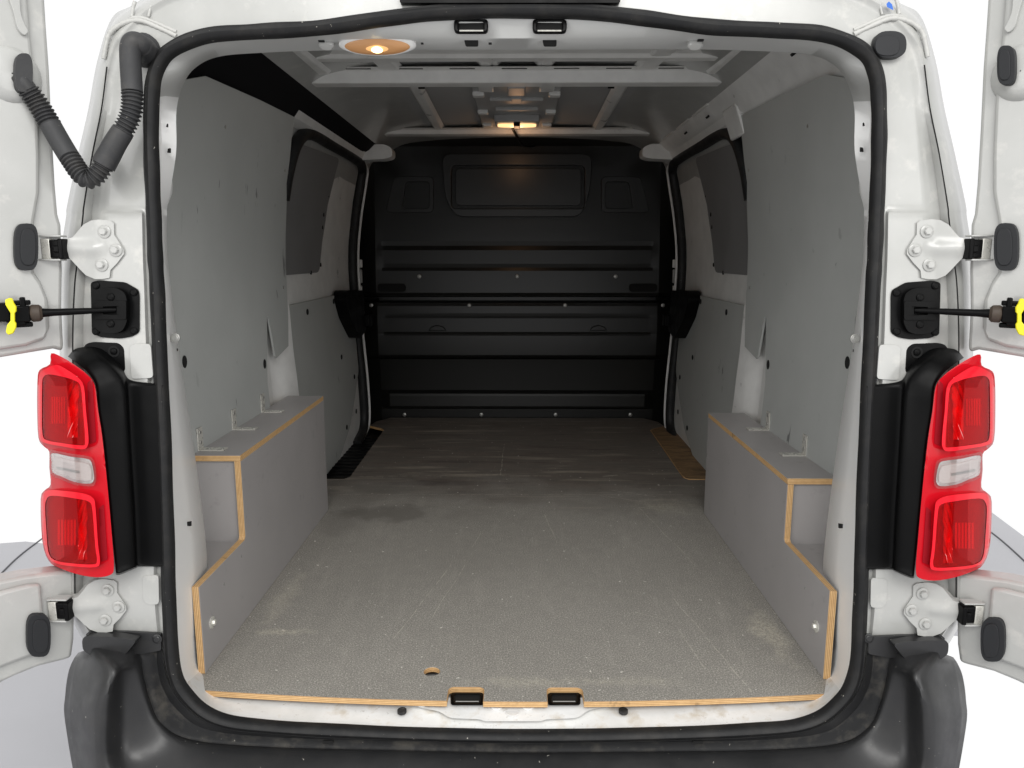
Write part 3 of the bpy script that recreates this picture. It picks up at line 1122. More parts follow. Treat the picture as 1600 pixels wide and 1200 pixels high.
srows = [
    [(106, 557, .0), (118, 545, -.006), (140, 542, -.012), (160, 546, -.010), (176, 556, -.006)],
    [(117, 565, -.040), (126, 556, -.036), (148, 551, -.028), (171, 556, -.014), (184, 564, -.006)],
    [(134, 579, -.058), (142, 572, -.056), (166, 566, -.044), (186, 571, -.018), (194, 578, -.006)],
    [(148, 598, -.064), (155, 594, -.063), (186, 588, -.046), (197, 590, -.020), (204, 594, -.008)],
    [(152, 618, -.066), (159, 615, -.066), (193, 606, -.046), (202, 602, -.022), (252, 601, -.016)],
    [(154, 640, -.066), (161, 640, -.066), (196, 626, -.046), (203, 618, -.022), (253, 612, -.018)],
    [(163, 700, -.066), (170, 700, -.066), (201, 700, -.046), (207, 700, -.022), (256, 700, -.018)],
    [(172, 800, -.066), (179, 800, -.066), (207, 800, -.046), (213, 800, -.022), (259, 800, -.018)],
    [(180, 884, -.066), (187, 884, -.066), (211, 876, -.046), (216, 874, -.022), (260, 874, -.018)],
    [(181, 896, -.064), (188, 896, -.064), (212, 886, -.044), (217, 884, -.022), (260, 884, -.018)],
    [(181, 898, .0), (188, 898, .0), (212, 888, .0), (217, 886, .0), (260, 886, .0)],
]
cr = [crom(col(r), 6) for r in srows]
rows = []
for i in range(len(cr[0])):
    rows.append(crom([r[i] for r in cr], 5))
sur = MB().grid(rows).build('tail_light_surround', M['blackplastic'], van, 60)
rear_plate('fixing_tab', [fillet([(132, 546), (137, 537), (147, 534), (188, 535), (197, 543), (199, 580), (186, 585), (150, 566)], 7)], -.004, .006, M['blackplastic'], sur, .002)
MB().lathe(atR(178, 549, -.010), NR, [(.010, .0), (.010, .0008), (.0065, .0008), (.0062, .0)], 20).build('screw_recess', M['hole'], sur)
screw('screw', atR(178, 549, -.011), NR, .0055, sur, M['blackplastic'], .003, 0, False)
mirror(sur, van)

# ------------------------------------------------------------------ bumper
bst = [
    # seal edge, gutter, gutter lip, ridge, ridge shoulder, outer edge
    [(801.5, 1158, -.004), (801.5, 1166, .004), (801.5, 1176, .0), (801.5, 1182, -.022), (801.5, 1240, -.085), (801.5, 1330, -.15), (801.5, 1420, -.16)],
    [(600, 1153, -.004), (600, 1162, .004), (600, 1172, .0), (600, 1179, -.022), (600, 1240, -.085), (600, 1330, -.15), (600, 1420, -.16)],
    [(425, 1146, -.004), (420, 1157, .004), (415, 1167, .0), (412, 1175, -.022), (400, 1235, -.085), (390, 1330, -.15), (385, 1420, -.16)],
    [(330, 1131, -.004), (315, 1147, .004), (300, 1156, .0), (293, 1163, -.022), (262, 1212, -.07), (215, 1300, -.13), (190, 1420, -.14)],
    [(285, 1099, -.004), (268, 1117, .006), (252, 1130, .0), (246, 1134, -.022), (200, 1180, -.055), (162, 1215, -.10), (128, 1260, -.06)],
    [(262, 1062, -.004), (246, 1082, .008), (234, 1092, .0), (228, 1094, -.022), (192, 1110, -.045), (155, 1120, -.092), (102, 1130, -.02)],
    [(255, 1030, -.004), (238, 1046, .008), (224, 1052, .0), (218, 1050, -.024), (190, 1058, -.05), (163, 1080, -.088), (102, 1085, -.01)],
    [(253, 1008, -.004), (238, 1018, .006), (222, 1030, .0), (212, 1036, -.026), (192, 1042, -.055), (168, 1050, -.075), (107, 1050, .0)],
    [(252, 996, -.002), (236, 1000, .006), (215, 1012, .002), (200, 1020, -.026), (180, 1026, -.045), (155, 1030, -.055), (115, 1030, .01)],
    [(252, 990, .01), (236, 990, .02), (205, 990, .02), (190, 1002, -.01), (165, 1008, -.02), (142, 1014, -.03), (122, 1020, .03)],
]
gl_ = [crom([atR(x, y, o) for x, y, o in r], 6) for r in bst]
for gr in gl_:
    e = gr[-1]
    gr += [e + V((.01, .10, -.03)), e + V((.03, .35, -.10))]
rows = []
for i in range(len(gl_[0])):
    half = crom([r[i] for r in gl_], 6)
    half[0].x = 0
    rows.append([V((-p.x, p.y, p.z)) for p in reversed(half[1:])] + half)
bump_o = MB().grid(rows).build('bumper', M['bumper'], van, 60)
# dusty drip channel between seal and bumper
dr = []
for i in range(3, 13):
    half = crom([r[i] for r in gl_], 6)
    half[0].x = 0
    lift = .0006
    dr.append([V((-p.x, p.y - lift, p.z + lift)) for p in reversed(half[1:])] + [p + V((0, -lift, lift)) for p in half])
MB().grid(dr).build('dusty_gutter', M['dirt'], bump_o, 60)
pad = rear_plate('step_pad', [fillet([(138, 992), (143, 986), (190, 988), (222, 993), (212, 1006), (198, 1022), (182, 1024), (152, 1017), (139, 1008)], 6)], -.012, .020, M['bumper'], bump_o, .005)
mirror(pad, bump_o)
lip = rear_plate('top_flange', [fillet([(136, 990), (142, 984), (200, 985), (254, 988), (254, 1014), (222, 1020), (190, 1018), (150, 1002)], 3)], -.004, .006, M['bumper'], bump_o, .002)
mirror(lip, bump_o)
for px_, py_ in ((246, 998), (1357, 997)):
    screw('screw', atR(px_, py_, -.011), NR, .006, bump_o, M['bumper'], .004, .009, False)
for px_, py_ in ((513, 1158), (1090, 1158)):
    rear_plate('drain_slot', [fillet([(px_ - 8, py_ - 2), (px_ + 8, py_ - 2), (px_ + 8, py_ + 2.5), (px_ - 8, py_ + 2.5)], 1)], .0, .004, M['hole'], bump_o)

# ------------------------------------------------------------------ rear doors
def d2(px, py):
    """door-plane coordinates (distance from the hinge, height) of a measured point"""
    p = atD(px, py) - HP
    return (p.dot(DU), p.z)


def dmap(off):
    return lambda a, b: HP + DU * a + V((0, 0, b)) + DN * off


hinge_edge = [(68, -40), (73, 40), (78, 110), (82, 200), (87, 290), (91, 335), (96, 352)]
he2 = [(98, 420), (97, 480), (100, 538), (99, 549)]
up_bottom = [(84, 545), (60, 549), (30, 554), (0, 559)]
low_top = [(0, 908), (40, 900), (90, 894), (114, 892)]
low_edge = [(117, 905), (117, 945), (116, 1000), (112, 1028)]
low_bottom = [(100, 1032), (60, 1042), (25, 1056), (0, 1068)]
zt = 1.42 - HP.z
zb_ = d2(0, 1068)[1]
outl = [(d2(68, -40)[0], zt)] + [d2(*p) for p in hinge_edge + he2 + up_bottom] + [(.15, d2(0, 559)[1] + .002), (.20, d2(0, 559)[1] - .03), (.20, d2(0, 908)[1] + .03), (.15, d2(0, 908)[1])] + [d2(*p) for p in low_top + low_edge + low_bottom] + [(.2, zb_ - .05), (.62, zb_ - .07), (.62, zt)]
win = fillet([(.088, d2(0, 178)[1]), (.088, d2(0, 352)[1]), (.54, d2(0, 352)[1]), (.54, d2(0, 178)[1] + .03)], .02)
dr_o = slab([outl, win], dmap(.0), dmap(-.045)).build('rear_door', [W] * 3, van, 40, .006, 3)
# pressed inner panel
inl = [(d2(40, -40)[0], zt - .01)] + [d2(*p) for p in ((46, 60), (56, 150), (60, 250), (60, 300), (52, 345), (52, 425), (62, 440), (74, 470), (76, 510), (68, 530), (40, 540), (0, 546))] + [(.18, d2(0, 546)[1]), (.18, d2(0, 925)[1] - .0)] + [d2(*p) for p in ((0, 922), (40, 912), (62, 910), (66, 960), (74, 985), (70, 1010), (50, 1022), (20, 1032), (0, 1040))] + [(.58, d2(0, 1040)[1] - .03), (.58, zt - .01)]
win2 = fillet([(.098, d2(0, 186)[1] - .0), (.098, d2(0, 344)[1]), (.53, d2(0, 344)[1]), (.53, d2(0, 186)[1] + .02)], .02)
slab([inl, win2], dmap(.010), dmap(-.002)).build('inner_panel', [W] * 3, dr_o, 40, .007, 3)
slab([fillet([(.08, d2(0, 172)[1]), (.08, d2(0, 358)[1]), (.55, d2(0, 358)[1]), (.55, d2(0, 172)[1] + .03)], .02)], dmap(-.020), dmap(-.026)).build('window_pane', [M['glass']] * 3, dr_o)
slab([fillet([(.0865, d2(0, 175)[1]), (.0865, d2(0, 355)[1]), (.545, d2(0, 355)[1]), (.545, d2(0, 175)[1] + .03)], .02), win2], dmap(.008), dmap(-.02)).build('window_seal', [M['rubber']] * 3, dr_o, 40, .002)
# raised pressing near the top of the door, dish above the lower edge
slab([sm2([d2(*p) for p in ((2, -30), (10, 0), (18, 25), (24, 48), (34, 58), (40, 52), (34, 40), (28, 20), (24, -30))], 3)], dmap(.017), dmap(.008)).build('pressed_rib', [W] * 3, dr_o, 40, .005, 3)
for (cx, cy, rx, ry, ex) in ((36.5, 386, 18.5, 36.5, 3.2), (56, 987, 18.5, 33, 3.2)):
    lp = [d2(*p) for p in oval(cx, cy, rx, ry, 28, ex)]
    pg = slab([lp], dmap(.021), dmap(.009)).build('door_plug', [M['plug']] * 3, dr_o, 40, .005, 3)
    lp2 = [d2(*p) for p in oval(cx + 2, cy, rx * .66, ry * .78, 24, 3)]
    slab([lp2], dmap(.0235), dmap(.020)).build('plug_face', [M['plug']] * 3, pg, 40, .0018)
# domed boss for the wiring plug
mb = MB()
bc = HP + DU * d2(14, 118)[0] + V((0, 0, d2(14, 118)[1])) + DN * .006
mb.lathe(bc, DN, [(.046, -.004), (.042, .004), (.034, .012), (.026, .015), (.001, .016)], 28, sy=1.05, cap=False)
mb.build('wiring_boss', W, dr_o, 70)
right_door = mirror(dr_o, van)
# right-hand door carries a blanking plug where the left one has the conduit
mb = MB()
lp = [d2(*p) for p in oval(33, 111, 14, 30, 26, 3)]
pg = slab([lp], dmap(.034), dmap(.008)).build('door_plug', [M['plug']] * 3, dr_o, 40, .004, 3)
lp2 = [d2(*p) for p in oval(35, 111, 9, 23, 24, 3)]
slab([lp2], dmap(.036), dmap(.033)).build('plug_face', [M['plug']] * 3, pg, 40, .0015)
mirror(pg, right_door)
for o in [pg] + list(pg.children):
    bpy.data.objects.remove(o)

# wiring conduit from the pillar to the left door
cp = [(228, 80, -.012), (221, 71, -.034), (210, 66, -.044), (204, 75, -.046), (204, 100, -.045), (206, 135, -.045), (207, 160, -.046), (203, 182, -.047), (193, 203, -.048), (180, 224, -.05),
      (168, 246, -.052), (157, 265, -.054), (146, 277, -.056), (135, 279, -.058), (124, 269, -.058), (114, 254, -.057), (105, 240, -.055), (93, 220, -.053), (81, 199, -.051), (69, 178, -.053), (56, 157, -.058), (46, 143, -.064), (37, 130, -.070), (29, 119, -.072)]
path = crom([atR(x, y, o) for x, y, o in cp], 40)
acc = [0]
for a, b in zip(path, path[1:]):
    acc.append(acc[-1] + (b - a).length)
ln_t = acc[-1]
npt = len(cp) - 1
rads = []
for k, s in enumerate(acc):
    st = k / 40
    r = .0165
    if 5.3 < st < 8.1 or 10.6 < st < 15.6 or 18.2 < st < 21.3:
        r = .0150 + .0022 * math.sin(2 * math.pi * s / .0062)
        if 10.6 < st < 15.6:
            r -= .0005
    elif 8.1 <= st <= 10.6:
        r = .0172 + .0006 * (st - 8.1)
    elif 15.6 <= st <= 18.2:
        r = .0165
    elif st >= 21.3:
        r = .0140 - .001 * (st - 21.3)
    elif st < 1:
        r = .021 - .004 * st
    rads.append(r)
cond = MB().tube(path, rads, 20).build('wiring_conduit', M['conduit'], van, 80)
MB().lathe(atR(226, 79, -.004), NR, [(.026, -.004), (.026, .006), (.022, .012), (.014, .014)], 24, sy=1.05).build('grommet', M['conduit'], cond, 50)
gp = [d2(*p) for p in oval(29, 119, 14, 30, 26, 3)]
slab([gp], dmap(.034), dmap(.008)).build('door_grommet', [M['conduit']] * 3, cond, 40, .006, 3)

# ------------------------------------------------------------------ load bay shell
def lx(z):
    """half-width of the wall lining at height z"""
    pts = [(-.1, .715), (.2, .722), (.385, .735), (.55, .745), (.84, .755), (1.05, .738), (1.15, .718), (1.27, .69), (1.5, .6)]
    for (a, b), (c, d) in zip(pts, pts[1:]):
        if z <= c:
            t = (z - a) / (c - a)
            t = t * t * (3 - 2 * t) * .5 + t * .5
            return b + (d - b) * t
    return .6


def wallpatch(name, off, y0, y1, z0, z1, mat, parent, ny=12, nz=16, bulge=None):
    rows = []
    for i in range(nz + 1):
        z = z0 + (z1 - z0) * i / nz
        rows.append([V((-(lx(z) + off + (bulge(y, z) if bulge else 0)), y, z)) for y in [y0 + (y1 - y0) * k / ny for k in range(ny + 1)]])
    return MB().grid(rows).build(name, mat, parent, 60)


sw = wallpatch('inner_side_wall', .03, .20, .985, -.05, 1.28, M['inner'], van)
# foot of the pillar behind the wheel box, seen through the lining's cut-out
foot = []
for i in range(11):
    z = .25 + .44 * i / 10
    w_ = 1 - .55 * i / 10
    foot.append([V((-(lx(z) + .010 + .055 * w_ * (1 - k / 14) ** 1.6 + .012 * math.exp(-((k - 7) / 2.2) ** 2) * w_), .845 + (.315 + .03 * w_) * k / 14, z)) for k in range(15)])
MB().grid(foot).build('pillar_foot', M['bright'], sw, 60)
mirror(sw, van)

# roof skin, arched a little
rows = []
for i in range(13):
    x = -.66 + 1.32 * i / 12
    rows.append([V((x, y, 1.375 + .030 * (1 - (x / .66) ** 2))) for y in (.10, .5, 1, 1.5, 2, 2.6)])
roof = MB().grid(rows).build('roof_skin', M['roof'], van, 60)


def roofz(x):
    return 1.375 + .030 * (1 - (x / .66) ** 2)


def bow(name, y0, y1, h, xh, mat):
    mb = MB()
    rws = []
    for i in range(25):
        x = -xh + 2 * xh * i / 24
        zz = 1.388
        rws.append([V((x, y0 - .035, zz - .002)), V((x, y0, zz - .004)), V((x, y0 + .012, zz - h)), V((x, y1 - .012, zz - h)), V((x, y1, zz - .004)), V((x, y1 + .03, zz - .002))])
    mb.grid(rws)
    return mb.build(name, mat, roof, 25, .003)


b1 = bow('roof_bow', 1.04, 1.12, .038, .655, M['inner'])
b2 = bow('roof_bow', 2.10, 2.19, .022, .62, M['inner'])
b0 = bow('roof_bow', .86, .92, .012, .66, M['inner'])
for k in range(7):
    x = -.47 + k * .155
    MB().box((x, 1.024, 1.3845), (.075, .004, .0022)).build('bow_slot', M['hole'], roof)
for s in (-1, 1):
    MB().box((s * .295, 1.125, 1.352), (.020, .006, .006)).build('bow_slot', M['hole'], roof)
for x0, x1, y0, y1, w in ((-.44, -.375, .2, 1.02, .05), (.46, .385, .2, 1.02, .05), (-.13, -.09, .2, 1.02, .03), (.125, .09, .2, 1.02, .03), (-.07, -.062, .2, 1.02, .012), (.08, .07, .2, 1.02, .012), (-.335, -.345, 1.13, 2.12, .028), (.345, .355, 1.13, 2.12, .028), (-.60, -.575, .2, 1.02, .03), (.62, .585, .2, 1.02, .03)):
    rws = []
    for k in range(9):
        t = k / 8
        x, y = x0 + (x1 - x0) * t, y0 + (y1 - y0) * t
        z = roofz(x)
        rws.append([V((x - w * .5 - .012, y, z - .002)), V((x - w * .5, y, z - .015)), V((x + w * .5, y, z - .015)), V((x + w * .5 + .012, y, z - .002))])
    MB().grid(rws).build('roof_rib', M['inner'], roof, 25, .003)

# lamp console in the middle of the roof
cz = 1.388
con_o = MB().box((0, 1.62, cz + .004), (.30, .95, .012)).build('lamp_console', M['roof'], van, 30, .004)
for x, y, sx, sy, sz in ((-.10, 1.25, .05, .10, .014), (.10, 1.25, .05, .10, .014), (0, 1.30, .06, .12, .014), (-.055, 1.45, .08, .03, .014), (.055, 1.45, .08, .03, .014), (-.13, 1.36, .04, .04, .016), (.13, 1.36, .04, .04, .016), (-.13, 1.68, .04, .04, .016), (.13, 1.68, .04, .04, .016), (-.125, 1.98, .04, .05, .014), (.125, 1.98, .04, .05, .014), (0, 1.62, .16, .02, .014), (0, 1.40, .04, .02, .018)):
    MB().box((x, y, cz - sz / 2), (sx, sy, sz)).build('console_pad', M['inner'] if abs(x) > .09 else M['roof'], con_o, 30, .004)
dm = MB()
dm.box((0, 1.82, cz - .014), (.18, .12, .03))
dm.build('lamp_housing', M['roof'], con_o, 30, .006)
mb = slab([oval(0, 1.83, .078, .028, 28, 3.5)], lambda a, b: V((a, b, cz - .036)), lambda a, b: V((a, b, cz - .022)))
mb.build('lamp_bowl', [M['glow2']] * 3, con_o, 50, .005)
pl_d = bpy.data.lights.new('console_lamp_light', 'POINT')
pl_d.energy = .35; pl_d.color = (1, .55, .28); pl_d.shadow_soft_size = .03
pl_o = bpy.data.objects.new('console_lamp_light', pl_d); C.objects.link(pl_o); pl_o.location = (0, 2.02, 1.30)
MB().box((0, 1.80, cz - .034), (.026, .06, .02)).build('lamp_switch', M['blackplastic'], con_o, 30, .003)
MB().tube(crom([V((-.02, 1.95, cz - .02)), V((.0, 2.1, cz - .035)), V((.03, 2.25, cz - .05)), V((.08, 2.42, cz - .03))], 6), .006, 8).build('lamp_cable', M['blackplastic'], con_o)

# cant rails between wall lining and roof: left one covered with black felt, right one bare
def cant(s, mat, name, y0=.21, y1=2.46):
    rws = []
    prof = [(.715, 1.20), (.700, 1.255), (.672, 1.298), (.640, 1.335), (.612, 1.368), (.585, 1.392)]
    for k in range(25):
        y = y0 + (y1 - y0) * k / 24
        pr = prof if y < 1.10 else [(.690, 1.292), (.686, 1.297), (.668, 1.306)] + prof[3:]
        rws.append([V((s * (x + .008 * math.sin(y * 3) * (i in (1, 2))), y, z)) for i, (x, z) in enumerate(pr)])
    return MB().grid(rws).build(name, mat, van, 45)


cant(-1, M['blacktrim'], 'felt_roof_trim')
cr_ = cant(1, M['inner'], 'cant_rail')
MB().box((.694, 1.16, 1.255), (.016, .15, .10), Euler((0, math.radians(-20), 0)).to_matrix()).build('rail_gusset', M['inner'], cr_, 30, .007, 3)
for y0_, y1_ in ((1.30, 1.52), (1.58, 1.80), (1.86, 2.10)):
    MB().tube([V((.642, y0_, 1.338)), V((.640, (y0_ + y1_) / 2, 1.336)), V((.642, y1_, 1.338))], .006, 8).build('rail_lip', M['inner'], cr_, 60)
for y in (.55, 1.36, 1.70):
    MB().box((.655, y, 1.305), (.008, .02, .007), Euler((0, math.radians(-44), 0)).to_matrix()).build('rail_slot', M['hole'], cr_)

# ------------------------------------------------------------------ sliding doors, left then mirrored
def sx_(z):
    return lx(z) + .035


def smap(off):
    return lambda a, b: V((-(sx_(b) + off), a, b))


sd = slab([[(.99, -.05), (2.34, -.05), (2.34, 1.30), (.99, 1.30)], fillet([(1.06, .775), (1.70, .775), (1.885, 1.225), (1.22, 1.205)], .06)], smap(.012), smap(.03), (.12, .1)).build('sliding_door', [M['inner']] * 3, van, 60)
wb = slab([fillet([(1.0, .77), (1.715, .77), (1.90, 1.235), (1.02, 1.205)], .05)], smap(.006), smap(.011), (.12, .08)).build('window_blank', [M['blank']] * 3, sd, 50)
lp_ = slab([fillet([(1.10, -.03), (1.74, -.005), (1.95, .08), (2.21, .30), (2.215, .62), (2.02, .668), (1.10, .668)], .03)], smap(-.004), smap(.004), (.12, .08)).build('lower_lining', [M['lining']] * 3, sd, 50)
for y, z in ((1.45, .63), (1.85, .645), (1.90, .40), (2.10, .28), (2.08, .12), (1.88, .09), (1.40, .1)):
    MB().lathe(V((-(sx_(z) - .006), y, z)), (1, 0, 0), [(.011, -.002), (.011, .001), (.008, .0015)], 14).build('fixing_plug', M['hole'], sd)
for y, z in ((1.73, 1.0), (1.79, 1.08), (1.72, .95), (1.70, .80), (1.55, .772)):
    MB().lathe(V((-(sx_(z) + .006), y + .035, z)), (1, 0, 0), [(.008, -.002), (.008, .001), (.005, .0015)], 12).build('fixing_hole', M['hole'], sd)
lc = slab([fillet([(1.86, .655), (1.90, .69), (2.23, .675), (2.23, .485), (2.08, .46), (1.92, .57)], .02)], smap(-.055), smap(.0), (.1, .08)).build('latch_cover', [M['blackplastic']] * 3, sd, 50, .008, 3)
MB().box((-(sx_(.5) - .05), 2.26, .53), (.05, .06, .06)).build('latch_block', M['blackplastic'], sd, 30, .006)
sl = [(1.20, 1.02), (1.22, 1.12), (1.27, 1.215), (1.40, 1.258), (1.7, 1.262), (2.1, 1.262), (2.26, 1.245), (2.305, 1.19), (2.29, 1.0), (2.26, .8), (2.25, .5), (2.245, .2), (2.22, .02), (2.05, -.03)]
pth = crom([V((-(sx_(z) - .006), y, z)) for y, z in sl], 8)
MB().tube(pth, .022, 10).build('door_seal', M['rubber'], sd, 60)
pth = crom([V((-(sx_(z) - .016), y + .080, z)) for y, z in sl[5:]], 6)
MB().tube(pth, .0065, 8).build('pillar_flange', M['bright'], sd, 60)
rl = MB()
rl.grid([[V((-x, y, z)) for x, z in ((.676, 1.306), (.688, 1.296), (.700, 1.268), (.735, 1.255))] for y in (1.10, 1.4, 1.7, 2.0, 2.34)])
rl.build('door_top_rail', M['inner'], sd, 30)
br = slab([fillet([(-.74, 1.262), (-.60, 1.268), (-.565, 1.278), (-.565, 1.315), (-.60, 1.333), (-.74, 1.328)], .014)], lambda a, b: V((a, 2.17, b)), lambda a, b: V((a, 2.26, b))).build('roof_brace', [M['inner']] * 3, sd, 40, .008, 3)
mirror(sd, van)

# ------------------------------------------------------------------ bulkhead
def bz(py):
    return atY(801, py, 2.48).z


prof = [(715, 2.50, 0), (660, 2.50, 0), (648, 2.50, 0), (640, 2.499, 0), (637, 2.499, -.026), (634, 2.499, -.030), (618, 2.50, -.030), (615, 2.50, -.026), (611, 2.51, 0), (580, 2.502, 0), (562, 2.492, 0), (558, 2.470, 0), (554, 2.462, 0),
        (540, 2.460, 0), (524, 2.459, .001), (521, 2.459, .005), (518, 2.459, .001), (497, 2.459, .001), (493, 2.460, .004), (489, 2.461, .001), (478, 2.464, 0), (473, 2.470, 0), (470, 2.52, 0), (465, 2.52, 0), (462, 2.458, 0), (457, 2.450, 0),
        (440, 2.451, 0), (423, 2.453, .001), (418, 2.454, .008), (412, 2.456, .001), (391, 2.460, .001), (384, 2.462, .010), (377, 2.466, .001), (345, 2.472, 0), (300, 2.480, 0), (250, 2.488, 0), (228, 2.494, 0), (219, 2.47, 0), (208, 2.44, 0)]
xs = [-1.0, -.84, -.78, -.74, -.71, -.68, -.66, -.3, 0, .3, .66, .68, .71, .74, .78, .84, 1.0]
rws = []
for x in xs:
    ax_ = abs(x)
    fade = max(0, min(1, (.70 - ax_) / .035))
    side = max(0, min(1, (ax_ - .72) / .1)) * .045
    rws.append([V((x, y + gv * fade + side, bz(p))) for p, y, gv in prof])
bk = MB().grid(rws).build('bulkhead', M['bulk'], van, 11)


def bplate(name, loops, y, th, mat, bevel=.004, parent=None):
    return slab(loops, lambda a, b: atY(a, b, y), lambda a, b: atY(a, b, y) + V((0, th, 0))).build(name, [mat] * 3, parent or bk, 40, bevel, 3)


bplate('window_frame', [fillet([(690, 240), (926, 240), (922, 300), (908, 339), (712, 339), (695, 310)], 16), fillet([(705, 258), (914, 258), (914, 326), (705, 326)], 9)], 2.452, .05, M['bulk'], .006)
bplate('blanked_window', [fillet([(712, 263), (908, 263), (908, 321), (712, 321)], 8)], 2.462, .03, M['bulk'], .004)
for s in (0, 1):
    lo = [(602, 332), (616, 276), (677, 276), (677, 332)]
    li = [(628, 326), (634, 284), (671, 284), (671, 326)]
    if s:
        lo = [(1617 - x, y) for x, y in lo]; li = [(1617 - x, y) for x, y in li]
    bplate('side_window_frame', [fillet(lo, 8), fillet(li, 6)], 2.466, .02, M['bulk'], .006)
    for yy in (402, 426):
        pass
for x, y in ((655, 432), (808, 432), (962, 432), (580, 477), (733, 477), (883, 477), (1036, 477), (632, 648), (752, 648), (868, 648), (985, 648), (748, 211), (866, 211), (975, 212), (640, 213)):
    yy = 2.446 if y < 470 else (2.456 if y < 600 else 2.495)
    if y < 300:
        yy = 2.438
    screw('bulkhead_screw', atY(x, y, yy), (0, -1, 0), .0085, bk, M['screw'], .004, .010, False)
for xa in (590, 983):
    bplate('grab_slot', [fillet([(xa, 443), (xa + 44, 443), (xa + 44, 456), (xa, 456)], 6)], 2.4425, .006, M['hole'], 0)
for x in (683, 935):
    bplate('round_boss', [[(x - 14, 517), (x - 10, 511), (x, 508), (x + 10, 511), (x + 14, 517)]], 2.447, .014, M['bulk'], .004)
for s in (1, -1):
    for y, h in ((412, 12), (432, 20), (453, 12), (500, 50), (534, 16), (570, 30), (610, 14), (663, 10)):
        p = atY(549, y, 2.36)
        hh = h / 300
        MB().box((s * -(abs(p.x) - .02), 2.40, p.z), (.05, .02, hh)).build('edge_bracket', M['roof'] if h > 15 else M['inner'], bk, 30, .004)

# ------------------------------------------------------------------ black step tread left, floor board, brown filler board
zf = -.012
fp = MB().box((0, 1.36, -.075), (1.62, 2.5, .03)).build('floor_pan', M['inner'], van)
for s_ in (1, -1):
    MB().box((s_ * .90, 2.45, .64), (.22, .03, 1.5)).build('pillar_trim', M['bulk'], bk, 30, .004)
st = slab([fillet([(-.84, 1.30), (-.60, 1.30), (-.60, 2.40), (-.84, 2.40)], .03)], lambda a, b: V((a, b, -.030)), lambda a, b: V((a, b, -.05))).build('step_tread', [M['blackplastic']] * 3, van)
for y in [1.36 + .05 * k for k in range(18)]:
    MB().box((-.735, y, -.029), (.17, .010, .004)).build('tread_rib', M['blackplastic'], st, 30, .001)
mirror(st, van)

fl_out = []
ws = .622


def rear_edge(x):
    return .0115 - .0335 * (1 - (x / ws) ** 2)


left_n = fillet([(-.127, -.03), (-.127, .026), (-.058, .026), (-.058, -.03)], .010)
pts = []
xs_ = [-.622, -.55, -.45, -.35, -.25, -.18]
pts += [(x, rear_edge(x)) for x in xs_]
for (a, b) in ((-.1265, -.0575), (.0655, .1345)):
    pts += [(a, rear_edge(a))]
    for k in range(5):
        t = math.pi * (1 - k / 8)
        pts.append((a + .011 + .011 * math.cos(t), .015 + .011 * math.sin(t)))
    for k in range(5):
        t = math.pi * (.5 - k / 8)
        pts.append((b - .011 + .011 * math.cos(t), .015 + .011 * math.sin(t)))
    pts += [(b, rear_edge(b))]
    if a < 0:
        pts += [(0, rear_edge(0))]
pts += [(x, rear_edge(x)) for x in (.18, .25, .35, .45, .55, .622)]
pts += [(.640, .05), (.712, .10), (.712, 1.30), (.78, 1.30), (.78, 1.405), (.655, 1.405), (.638, 1.43), (.648, 2.21), (.665, 2.24), (.735, 2.30), (.72, 2.40), (.66, 2.488),
        (-.66, 2.488), (-.72, 2.40), (-.735, 2.30), (-.665, 2.24), (-.648, 2.21), (-.638, 1.43), (-.655, 1.405), (-.78, 1.405), (-.78, 1.30), (-.712, 1.30), (-.712, .10), (-.640, .05)]
hole = oval(-.167, .082, .0165, .0165, 24)
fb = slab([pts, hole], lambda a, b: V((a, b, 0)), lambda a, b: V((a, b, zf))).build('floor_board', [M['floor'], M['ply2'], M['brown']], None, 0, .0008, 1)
tag(fb, 'worn dark grey anti-slip plywood floor board covering the load bay', 'floor board')

bb = slab([fillet([(.641, 1.436), (.652, 1.411), (.785, 1.411), (.81, 1.9), (.81, 2.28), (.738, 2.292), (.700, 2.262), (.668, 2.236), (.651, 2.21), (.648, 1.95), (.642, 1.60)], .012)], lambda a, b: V((a, b, .001)), lambda a, b: V((a, b, -.011))).build('filler_board', [M['brown'], M['ply2'], M['brown']], None, 0, .001, 1)
tag(bb, 'small worn brown plywood piece filling the step beside the right sliding door', 'filler board')

# ------------------------------------------------------------------ wall linings
lin = [(.06, .02), (.86, .02), (.865, .46), (.90, .58), (.918, .652), (.926, .656), (.934, .650), (.945, .60), (.962, .53), (.972, .522), (1.10, .545), (1.125, .66), (1.15, .84), (1.145, 1.0), (1.13, 1.13), (1.11, 1.262), (.80, 1.252), (.45, 1.235), (.27, 1.18), (.06, 1.12)]
for s, lab in ((-1, 'scuffed grey plywood wall lining on the left above the taller wheel box'), (1, 'scuffed grey plywood wall lining on the right above the lower wheel box')):
    o = slab([lin], lambda a, b: V((s * lx(b), a, b)), lambda a, b: V((s * (lx(b) + .006), a, b)), (.09, .06)).build('wall_lining', [M['lining'], M['lining'], M['lining']], None, 50)
    tag(o, lab, 'wall lining', 'plywood wall linings of the load bay')
    for y, z in ((.345, .60), (1.10, .735), (.60, 1.15), (1.10, 1.1), (.25, .98), (.86, .52)):
        big = (y, z) in ((.345, .60), (.86, .52))
        nrm = (-s, 0, 0)
        if big:
            MB().lathe(V((s * (lx(z) - .0004), y, z)), nrm, [(.012, 0), (.012, .0006)], 16, sy=1.2).build('lining_hole', M['hole'], o)
        else:
            screw('lining_screw', V((s * lx(z), y, z)), nrm, .005, o, M['screw'], .002, 0, False)

# ------------------------------------------------------------------ wheel boxes
T = .0145


